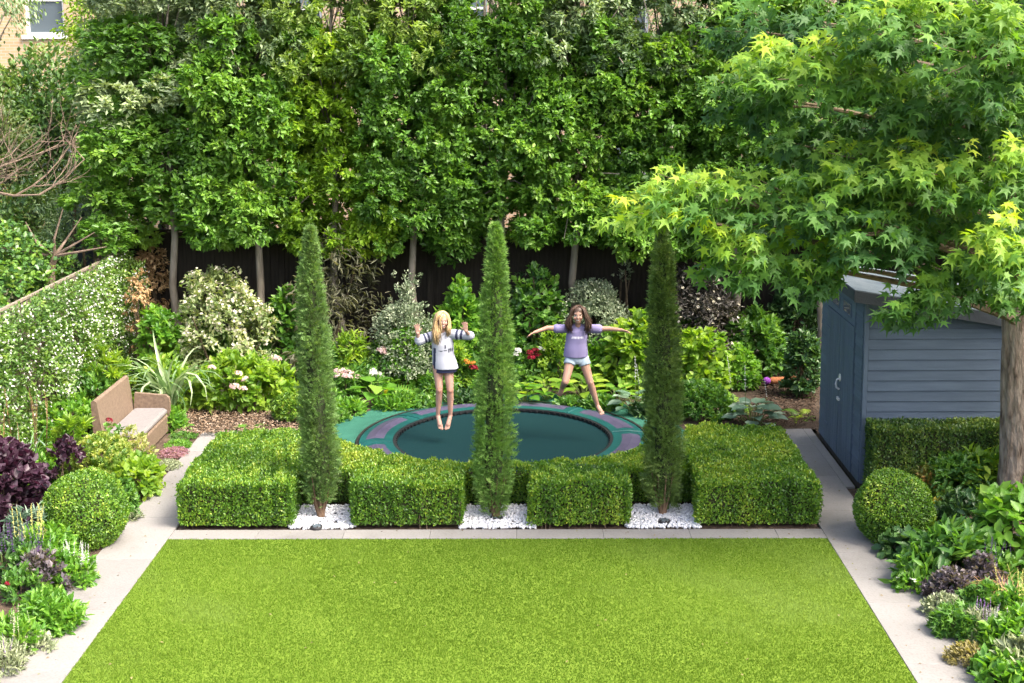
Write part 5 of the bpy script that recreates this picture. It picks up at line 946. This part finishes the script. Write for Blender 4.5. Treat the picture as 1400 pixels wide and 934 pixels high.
def slab(x0, x1, y0, y1, dz0, dz1): return MB().loft([[(x, y, ztop(x) + dz0) for x, y in ((x0, y0), (x1, y0), (x1, y1), (x0, y1))], [(x, y, ztop(x) + dz1) for x, y in ((x0, y0), (x1, y0), (x1, y1), (x0, y1))]])
rf = slab(-.13, SW + .1, -.10, SL + .10, .004, .03).obj('roof', M_SHED, sh); slab(-.15, SW + .12, -.12, SL + .12, .032, .042).obj('roof_felt', M_FELT, rf)
slab(-.152, SW + .12, -.128, -.103, -.10, .030).obj('fascia', M_FASC, rf); slab(-.156, -.132, -.1025, SL + .12, -.09, .030).obj('fascia', M_FASC, rf)

# ================================================================== WICKER SOFA
def wicker():
    m, nt, b, out = _new('wicker'); L = nt.links; tc = nt.nodes.new('ShaderNodeTexCoord'); w1 = nt.nodes.new('ShaderNodeTexWave'); w1.bands_direction = 'Z'; w1.inputs['Scale'].default_value = 34; w1.inputs['Distortion'].default_value = .6
    w2 = nt.nodes.new('ShaderNodeTexWave'); w2.bands_direction = 'Y'; w2.inputs['Scale'].default_value = 16; w2.inputs['Distortion'].default_value = .4
    L.new(tc.outputs['Object'], w1.inputs[0]); L.new(tc.outputs['Object'], w2.inputs[0]); mx = nt.nodes.new('ShaderNodeMath'); mx.operation = 'MULTIPLY'; L.new(w1.outputs['Fac'], mx.inputs[0]); L.new(w2.outputs['Fac'], mx.inputs[1])
    n = nt.nodes.new('ShaderNodeTexNoise'); n.inputs['Scale'].default_value = 25; L.new(tc.outputs['Object'], n.inputs[0]); ad = nt.nodes.new('ShaderNodeMath'); ad.operation = 'ADD'; L.new(mx.outputs[0], ad.inputs[0]); L.new(n.outputs['Fac'], ad.inputs[1])
    r = ramp(nt, [(.3, (.105, .07, .047)), (.65, (.17, .12, .082)), (1, (.225, .168, .12))], ad.outputs[0]); L.new(r.outputs[0], b.inputs['Base Color']); b.inputs['Roughness'].default_value = .6
    bp = nt.nodes.new('ShaderNodeBump'); bp.inputs['Strength'].default_value = .6; bp.inputs['Distance'].default_value = .01; L.new(mx.outputs[0], bp.inputs['Height']); L.new(bp.outputs[0], b.inputs['Normal']); return m
M_WICK = wicker()
sf = thing('wicker_sofa', 'brown wicker garden sofa with a pale seat cushion', 'sofa', (-4.80, 15.92, .012)); SLn = 1.34
MB().box((-.46, .065, .03), (0, SLn - .07, .27), .02).obj('seat_base', M_WICK, sf)
MB().loft([[(-.58, y, .03), (-.462, y, .03), (-.462, y, .30), (-.53, y, .77), (-.565, y, .79), (-.60, y, .77)] for y in np.linspace(.0, SLn - .01, 6)]).obj('backrest', M_WICK, sf)
for y0 in (SLn - .065,):
    prof = [(-.458, .03), (.0, .03), (.02, .22), (.025, .42), (.012, .49), (-.03, .525), (-.2, .535), (-.44, .56), (-.458, .36)]
    MB().loft([[(x, y, z) for x, z in prof] for y in (y0, y0 + .062)]).obj('armrest', M_WICK, sf)
MB().box((-.455, .07, .273), (-.003, SLn - .073, .36), .03).obj('seat_cushion', noise_mat('cushion cloth', [(.165, .155, .15), (.20, .19, .185)], 30, .9, .2, 200), sf)
for (x, y) in ((-.05, .03), (-.05, SLn - .05), (-.5, .03), (-.5, SLn - .05)): MB().box((x - .02, y - .02, 0), (x + .02, y + .02, .029)).obj('leg', M_BLACK, sf)
# soft toy dropped on the bark
g = G(1066, 532); rt = thing('soft_toy', 'orange brown soft toy with a purple end lying on shade-toned bark', 'toy', (g.x, g.y, .07))
MB().cap((-.11, 0, .06), (.13, .04, .07), .055, .045).ell((.2, .05, .09), (.055, .05, .05)).cap((.02, .0, .05), (.05, -.12, .03), .022, .018).cap((.12, .0, .05), (.15, -.1, .03), .022, .018).obj('body', noise_mat('orange plush', [(.20, .075, .03), (.34, .14, .06)], 40, .95, .6, 120), rt, smooth=True)
MB().ell((-.2, -.01, .06), (.065, .06, .055)).cap((-.13, 0, .06), (-.17, 0, .06), .02, .02).obj('head', noise_mat('purple plush', [(.14, .03, .22), (.24, .06, .36)], 40, .95), rt, smooth=True)

# ================================================================== THE TWO GIRLS
def remeshed(mb, voxel, smooth_it=2, name='body'):
    me = mb.mesh(name); o = bpy.data.objects.new(name, me); C.objects.link(o)
    m = o.modifiers.new('r', 'REMESH'); m.mode = 'VOXEL'; m.voxel_size = voxel
    s = o.modifiers.new('s', 'SMOOTH'); s.factor = .5; s.iterations = smooth_it
    dg = bpy.context.evaluated_depsgraph_get(); out = bpy.data.meshes.new_from_object(o.evaluated_get(dg)); bpy.data.objects.remove(o); bpy.data.meshes.remove(me)
    out.polygons.foreach_set('use_smooth', np.ones(len(out.polygons), bool)); return out
def coords(me): v = np.zeros(len(me.vertices) * 3, np.float32); me.vertices.foreach_get('co', v); return v.reshape(-1, 3).astype(float)
def paint(me, col): a = me.attributes.new('col', 'FLOAT_COLOR', 'POINT'); a.data.foreach_set('color', np.c_[col, np.ones(len(col))].astype(np.float32).ravel())
M_SKIN = attr_mat('skin', .5, .35, .15); M_CLOTH = attr_mat('cloth', .85, .15)
def ring(c, rx, ry, n=20, dx=0): return [(c[0] + rx * math.cos(2 * math.pi * i / n), c[1] + ry * math.sin(2 * math.pi * i / n), c[2]) for i in range(n)]
def hand(mb, wrist, d, nrm, thumb, curl=.25, s=1.0, spread=.16):
    """palm of four bones, four jointed fingers of different length, thumb from the side of the palm"""
    wrist, d, nrm = Vector(wrist), Vector(d).normalized(), Vector(nrm); nrm = (nrm - d * nrm.dot(d)).normalized(); side = d.cross(nrm) * thumb
    lens = (.052, .058, .054, .042)
    for i in range(4):
        o = (1.5 - i) * .0155 * s; k = wrist + d * .07 * s + side * o; mb.cap(wrist + side * o * .6, k, .0125 * s, .0105 * s, 8)
        fd = (d + side * (1.5 - i) * spread * .5 + nrm * curl * .4).normalized(); e1 = k + fd * lens[i] * .5 * s; fd2 = (fd + nrm * curl).normalized(); e2 = e1 + fd2 * lens[i] * .5 * s
        mb.cap(k, e1, .0088 * s, .0082 * s, 8); mb.cap(e1, e2, .0082 * s, .0065 * s, 8)
    b = wrist + d * .022 * s + side * .024 * s; t1 = b + (d * .6 + side * .8).normalized() * .032 * s; t2 = t1 + (d * .85 + side * .4 + nrm * .2).normalized() * .027 * s
    mb.cap(b - side * .01, t1, .0115 * s, .0095 * s, 8); mb.cap(t1, t2, .0095 * s, .007 * s, 8)
def head(mb, c, yaw=0, tilt=0, s=1.0):
    """cranium, face, jaw, nose, lips, brow, ears; c is the middle of the head, face towards -y"""
    M = Matrix.Rotation(yaw, 3, 'Z') @ Matrix.Rotation(tilt, 3, 'X'); q = lambda *p: Vector(c) + M @ Vector(p) * s
    mb.ell(q(0, .012, .022), (.069 * s, .083 * s, .078 * s), 18, 12, M); mb.ell(q(0, -.022, -.025), (.056 * s, .055 * s, .068 * s), 16, 10, M); mb.ell(q(0, -.040, -.072), (.034 * s, .032 * s, .026 * s), 12, 8, M)
    mb.ell(q(0, -.083, -.018), (.010 * s, .015 * s, .012 * s), 10, 7, M); mb.cap(q(0, -.074, .012), q(0, -.084, -.014), .006 * s, .008 * s, 8); mb.ell(q(0, -.071, -.047), (.02 * s, .009 * s, .009 * s), 10, 6, M)
    for k in (-1, 1): mb.ell(q(k * .071, .012, -.01), (.008 * s, .018 * s, .026 * s), 10, 8, M); mb.ell(q(k * .034, -.058, -.025), (.022 * s, .016 * s, .02 * s), 10, 7, M); mb.cap(q(k * .012, -.070, .022), q(k * .045, -.06, .02), .006 * s, .005 * s, 8)
    return M
def face_paint(v, col, c, M, s, brow, smile=True):
    p = (v - np.array(c)) @ np.array(M) / s; fr = p[:, 1] < -.035
    e = lambda x, z, rx, rz: fr & (((p[:, 0] - x) / rx) ** 2 + ((p[:, 2] - z) / rz) ** 2 < 1)
    for k in (-1, 1):
        col[e(k * .029, .004, .015, .0075)] = (.75, .73, .70); col[e(k * .029, .004, .0075, .0075)] = (.05, .035, .03); col[e(k * .030, .0235, .019, .0045)] = brow; col[e(k * .040, -.032, .016, .013)] *= np.array((1.06, .82, .80))
    col[e(0, -.049, .026, .011)] = (.42, .12, .10)
    if smile: col[e(0, -.048, .020, .006)] = (.78, .75, .70)
def hair(root, c, M, s, rng, cols, strands, name='hair'):
    """scalp cap and many loose locks as one part; strands: (start, way points, radius)"""
    mb = MB(); lv = []; mb.ell(Vector(c) + M @ Vector((0, .02, .032)) * s, (.078 * s, .086 * s, .081 * s), 20, 12, M); nv = [len(mb.v)]; tt = [.45] * len(mb.v)
    for pts, r in strands:
        k = len(mb.v); n = len(pts); mb.tube(pts, [r * (1 - .75 * (i / (n - 1)) ** 2) for i in range(n)], 5); tt += [rng.random()] * (len(mb.v) - k)
    me = np_mesh(name, np.array([tuple(p) for p in mb.v]), mb.f, tint=tt, smooth=True); return link(name, me, root, leaf_mat(name + ' ' + cols[0], cols[1], .45, 0, spec=.4))
def fold(me, amp, freq, seed, zdir=1.0):
    v = coords(me); rng = np.random.default_rng(seed); nrm = np.zeros(len(v) * 3, np.float32); me.vertices.foreach_get('normal', nrm); nrm = nrm.reshape(-1, 3); wf = wob(rng, 9, 1.0); q = v * np.array((freq, freq, freq * zdir)); v = v + nrm * (amp * wf(q))[:, None]; me.vertices.foreach_set('co', v.astype(np.float32).ravel()); me.update()
SK1 = np.array((.44, .265, .205)); SK2 = np.array((.42, .25, .18))
def girl(label, Y, foot_px, J, head_px, skin, build):
    g = P(*foot_px, Y); base = Vector((g.x, Y, g.z)); root = thing('person', label, 'person', base)
    return root, (lambda px, py, dy=0: P(px, py, Y + dy) - base)
# ---- blonde girl, hanging in the air with her hands up
def girl_one():
    Y = 16.75; root, j = girl('blonde girl in white top and navy shorts hanging mid-jump, hands raised', Y, (606, 590), None, None, None, None); rng = np.random.default_rng(5); mb = MB()
    hc = j(604.5, 438, -.03); nk = j(605, 456); shL, shR = j(590.5, 459.5), j(619, 457); hipL, hipR = j(598.5, 500), j(612.5, 500); pel = j(606, 496); chest = j(605, 471); wa = j(605.5, 485)
    mb.loft([ring(pel - Vector((0, 0, .09)), .085, .07), ring(pel, .128, .09), ring(wa, .105, .075), ring(chest, .12, .085), ring(chest + Vector((0, 0, .085)), .105, .07), ring(nk - Vector((0, 0, .0)), .045, .045)])
    mb.cap(shL, shR, .046, .046); mb.cap(nk - Vector((0, 0, .03)), hc - Vector((0, -.01, .05)), .040, .037)
    M = head(mb, hc, R(14), R(6), 1.06)
    elL, elR = j(572.5, 466, -.06), j(642.5, 459, -.05); wrL, wrR = j(571, 455.5, -.13), j(637, 452.5, -.16)
    for a, e, w, th, dd in ((shL, elL, wrL, 1, Vector((-.08, -.1, 1))), (shR, elR, wrR, -1, Vector((-.12, -.15, 1)))):
        mb.cap(a, e, .043, .033); mb.cap(e, w, .033, .022); hand(mb, w, dd, (0, -1, .1), th, .12, 1.0, .35)
    for hp, kn, an, toe, sg in ((hipL, j(600.6, 533, -.05), j(598.8, 568, .02), j(603.0, 588, -.06), -1), (hipR, j(615.4, 533, -.05), j(615.8, 568, .02), j(610.6, 588, -.06), 1)):
        mb.cap(hp, kn, .072, .046); mb.cap(kn, kn.lerp(an, .35) + Vector((0, .012, 0)), .043, .045); mb.cap(kn.lerp(an, .35) + Vector((0, .012, 0)), an, .044, .026); mb.ell(kn + Vector((0, -.012, 0)), (.036, .036, .045))
        mb.ell(an + Vector((0, .018, -.012)), (.026, .034, .032)); mb.cap(an, an.lerp(toe, .62), .029, .031); d = (toe - an).normalized()
        for k in range(5): o = Vector(((k - 2) * .0125, 0, 0)); b = an.lerp(toe, .66) + o; mb.cap(b, b + d * (.062 - .006 * abs(k - (1.0 if sg > 0 else 3.0))), .011, .0085, 8)
    me = remeshed(mb, .007, 2); v = coords(me); col = np.tile(SK1, (len(v), 1)) * (1 + .03 * wob(rng, 8, 25)(v))[:, None]; face_paint(v, col, hc, M, 1.06, (.36, .25, .15)); kz = (v[:, 2] < j(606, 528).z) & (v[:, 2] > j(606, 538).z); col[kz] *= np.array((1.02, .93, .90)); tz = v[:, 2] < .05; col[tz] *= np.array((1.04, .88, .86)); paint(me, col); me.materials.append(M_SKIN); link('body', me, root)
    # loose white top with elbow sleeves
    t = MB(); hem = j(609, 503.5); t.loft([ring(hem, .168, .125, 28), ring(hem + Vector((0, 0, .01)), .170, .127, 28), ring(j(607.5, 494), .160, .120, 28), ring(wa, .142, .108, 28), ring(chest, .140, .106, 28), ring(chest + Vector((0, 0, .08)), .128, .088, 28), ring(nk + Vector((0, 0, -.005)), .068, .060, 28)])
    t.cap(shL, shR, .056, .056); t.cap(shL, shL.lerp(elL, .98), .060, .062); t.cap(shR, shR.lerp(elR, .98), .060, .062); t.cap(elL, elL.lerp(wrL, .25), .054, .046); t.cap(elR, elR.lerp(wrR, .2), .054, .046)
    me = remeshed(t, .0075, 2, 'top'); fold(me, .007, 13, 3, .3); v = coords(me); col = np.tile((.40, .42, .48), (len(v), 1)); arm = (v[:, 0] < shL.x - .02) | (v[:, 0] > shR.x + .02); 
    for a, e in ((shL, elL), (shR, elR)):
        d = np.array(e - a); L = np.linalg.norm(d); u = (v - np.array(a)) @ d / L / L; far = np.linalg.norm(v - np.array(a) - u[:, None] * d, axis=1) < .09
        for s0, s1 in ((.22, .36), (.48, .62)): col[far & (u > s0) & (u < s1) & arm & (v[:, 2] > chest.z - .1)] = (.035, .04, .075)
    sd_ = (np.abs(v[:, 0] - (hem.x - .142 + .045 * (v[:, 2] - hem.z))) < .016) & (v[:, 1] < .02) & (v[:, 2] < chest.z - .03); col[sd_] = (.035, .04, .075)
    fr = v[:, 1] < hem.y - .02; x0, z0 = chest.x + .04, chest.z - .055
    def blot(dx, dz, rx, rz): col[fr & (((v[:, 0] - x0 - dx) / rx) ** 2 + ((v[:, 2] - z0 - dz) / rz) ** 2 < 1)] = (.06, .065, .085)
    blot(0, .045, .012, .028); blot(-.055, -.01, .035, .007); blot(.0, -.005, .022, .008); blot(.045, -.012, .010, .026); blot(.068, -.002, .008, .026); blot(.088, .0, .008, .028); blot(.055, .012, .018, .007)
    paint(me, col); me.materials.append(M_CLOTH); link('top', me, root)
    s = MB(); s.loft([ring(hem + Vector((0, 0, -.045)), .152, .112, 24), ring(hem + Vector((0, 0, .0)), .148, .11, 24), ring(pel + Vector((0, 0, .04)), .125, .09, 24)]); me = remeshed(s, .009, 1, 'shorts'); fold(me, .004, 20, 4); paint(me, np.tile((.03, .035, .075), (len(me.vertices), 1))); me.materials.append(M_CLOTH); link('shorts', me, root)
    st = []; Hp = lambda *p: Vector(hc) + M @ Vector(p) * 1.06
    for i in range(230):
        a = rng.random(); top = Hp((a - .5) * .05, -.03 + .05 * rng.random(), .112); sgn = -1 if a < .62 else 1; w_ = .068 + .03 * rng.random(); fy = -.06 + .13 * rng.random(); ln = (.26 if sgn < 0 else .17) * (.7 + .45 * rng.random())
        m1 = Hp(sgn * w_ * .75, fy * .8, .07); m2 = Hp(sgn * w_, fy, -.01); fx = (.012 if sgn < 0 else -.015); e = m2 + Vector((fx + rng.normal() * .02, -.03 + rng.normal() * .015 - .02 * (fy < 0), -ln)); st.append(([top, m1, m2, m2.lerp(e, .5) + Vector((rng.normal() * .012, -.018, 0)), e], .0078))
    for i in range(4): a = Hp(-.02 + .03 * rng.random(), -.06, .10); st.append(([a, Hp(-.052 + .03 * rng.random(), -.088, .04), Hp(-.048 + .03 * rng.random(), -.094, -.05), Hp(-.04 + .03 * rng.random(), -.09, -.19 - .06 * rng.random())], .008))
    hair(root, hc, M, 1.06, rng, ('blonde', [(.24, .155, .07), (.34, .235, .115), (.42, .32, .18)]), st)
girl_one()
# ---- brown-haired girl, star jump
def girl_two():
    Y = 16.8; root, j = girl('brown-haired girl in lavender shirt and pale shorts in a star jump, arms outstretched', Y, (800, 568), None, None, None, None); rng = np.random.default_rng(6); mb = MB()
    hc = j(790.5, 430.5, -.05); nk = j(790, 447); shL, shR = j(771.5, 449.5), j(807, 449.5); pel = j(788, 486); wa = j(788, 474); chest = j(789, 460); hipL, hipR = j(781, 489), j(796.5, 489)
    mb.loft([ring(pel - Vector((0, 0, .08)), .085, .07), ring(pel, .125, .088), ring(wa, .105, .075), ring(chest, .12, .085), ring(chest + Vector((0, 0, .075)), .105, .07), ring(nk, .045, .045)])
    mb.cap(shL, shR, .046, .046); mb.cap(nk - Vector((0, 0, .03)), hc - Vector((0, -.01, .05)), .040, .037); M = head(mb, hc, R(-6), R(4), 1.06)
    elL, elR = j(748, 448.5, -.02), j(833, 449.5, -.02); wrL, wrR = j(731, 454.5, -.08), j(850.5, 451.5, -.08)
    for a, e, w, th in ((shL, elL, wrL, -1), (shR, elR, wrR, 1)):
        mb.cap(a, e, .042, .031); mb.cap(e, w, .031, .021); d = (w - e).normalized(); hand(mb, w, d + Vector((0, -.1, -.12)), (0, -.5, -.9), -th if False else th, .35, 1.0, .22)
    # the straight leg
    for hp, kn, an, toe, sg in ((hipR, j(807, 523, -.06), j(817, 555, .0), j(823.5, 566.5, -.10), 1), (hipL, j(773, 522, -.16), j(768.5, 530, .16), j(765, 541, .22), -1)):
        mb.cap(hp, kn, .072, .047); cm = kn.lerp(an, .35) + Vector((0, .012, 0)); mb.cap(kn, cm, .044, .046); mb.cap(cm, an, .045, .027); mb.ell(kn + Vector((0, -.01, 0)), (.038, .038, .044)); d = (toe - an).normalized()
        mb.ell(an - d * .012 + Vector((0, .02, -.005)), (.027, .033, .03)); mb.cap(an, an.lerp(toe, .62), .029, .031)
        for k in range(5): o = Vector(((k - 2) * .0125, 0, (k - 2) * .002)); b = an.lerp(toe, .66) + o; mb.cap(b, b + d * (.055 - .005 * abs(k - (1.0 if sg > 0 else 3.0))), .011, .0085, 8)
    me = remeshed(mb, .007, 2); v = coords(me); col = np.tile(SK2, (len(v), 1)) * (1 + .03 * wob(rng, 8, 25)(v))[:, None]; face_paint(v, col, hc, M, 1.06, (.10, .06, .04)); paint(me, col); me.materials.append(M_SKIN); link('body', me, root)
    t = MB(); hem = j(787.5, 487.5); t.loft([ring(hem, .150, .110, 28), ring(hem + Vector((0, 0, .012)), .156, .116, 28), ring(wa + Vector((0, 0, -.02)), .150, .112, 28), ring(wa + Vector((0, 0, .05)), .138, .106, 28), ring(chest, .142, .104, 28), ring(chest + Vector((0, 0, .075)), .128, .088, 28), ring(nk + Vector((0, 0, -.01)), .068, .060, 28)])
    t.cap(shL, shR, .056, .056); t.cap(shL, shL.lerp(elL, .42), .060, .060); t.cap(shR, shR.lerp(elR, .42), .060, .060); me = remeshed(t, .0075, 2, 'shirt'); fold(me, .008, 15, 8, .5); v = coords(me); col = np.tile((.23, .205, .36), (len(v), 1)) * (1 + .08 * wob(rng, 8, 22)(v))[:, None]
    fr = v[:, 1] < chest.y - .03; zz = chest.z + .0; word = (fr & (np.abs(v[:, 2] - zz) < .014) & (np.abs(v[:, 0] - chest.x) < .075) & (np.sin(v[:, 0] * 330) > -.5)); col[word] = (.75, .74, .78); paint(me, col); me.materials.append(M_CLOTH); link('shirt', me, root)
    s = MB(); s.loft([ring(pel - Vector((0, 0, .10)), .10, .088, 24), ring(pel - Vector((0, 0, .06)), .135, .10, 24), ring(pel, .142, .104, 24), ring(pel + Vector((0, 0, .05)), .125, .092, 24)])
    for hp, kn in ((hipL, j(773, 522, -.16)), (hipR, j(807, 523, -.06))): a = hp.lerp(kn, .30); s.tube([hp, a], [.080, .082], 16)
    me = remeshed(s, .008, 1, 'shorts'); fold(me, .003, 30, 5); v = coords(me); paint(me, np.tile((.32, .40, .47), (len(v), 1)) * (1 + .12 * wob(rng, 8, 40)(v))[:, None]); me.materials.append(M_CLOTH); link('shorts', me, root)
    st = []; Hp = lambda *p: Vector(hc) + M @ Vector(p) * 1.06
    for i in range(250):
        sgn = -1 if i % 2 else 1; top = Hp(sgn * .02 * rng.random(), -.02 + .06 * rng.random(), .113); w_ = .074 + .035 * rng.random(); fy = -.05 + .13 * rng.random(); ln = .20 * (.7 + .45 * rng.random())
        m1 = Hp(sgn * w_ * .75, fy * .8 - .01, .075); m2 = Hp(sgn * w_, fy, -.01); e = m2 + Vector((sgn * .02 + rng.normal() * .022, -.03 * (fy < .02) + rng.normal() * .02, -ln)); st.append(([top, m1, m2, m2.lerp(e, .5) + Vector((sgn * .018 + rng.normal() * .012, -.012, 0)), e], .0078))
    hair(root, hc, M, 1.06, rng, ('brown', [(.022, .012, .008), (.045, .026, .016), (.075, .045, .028)]), st)
girl_two()
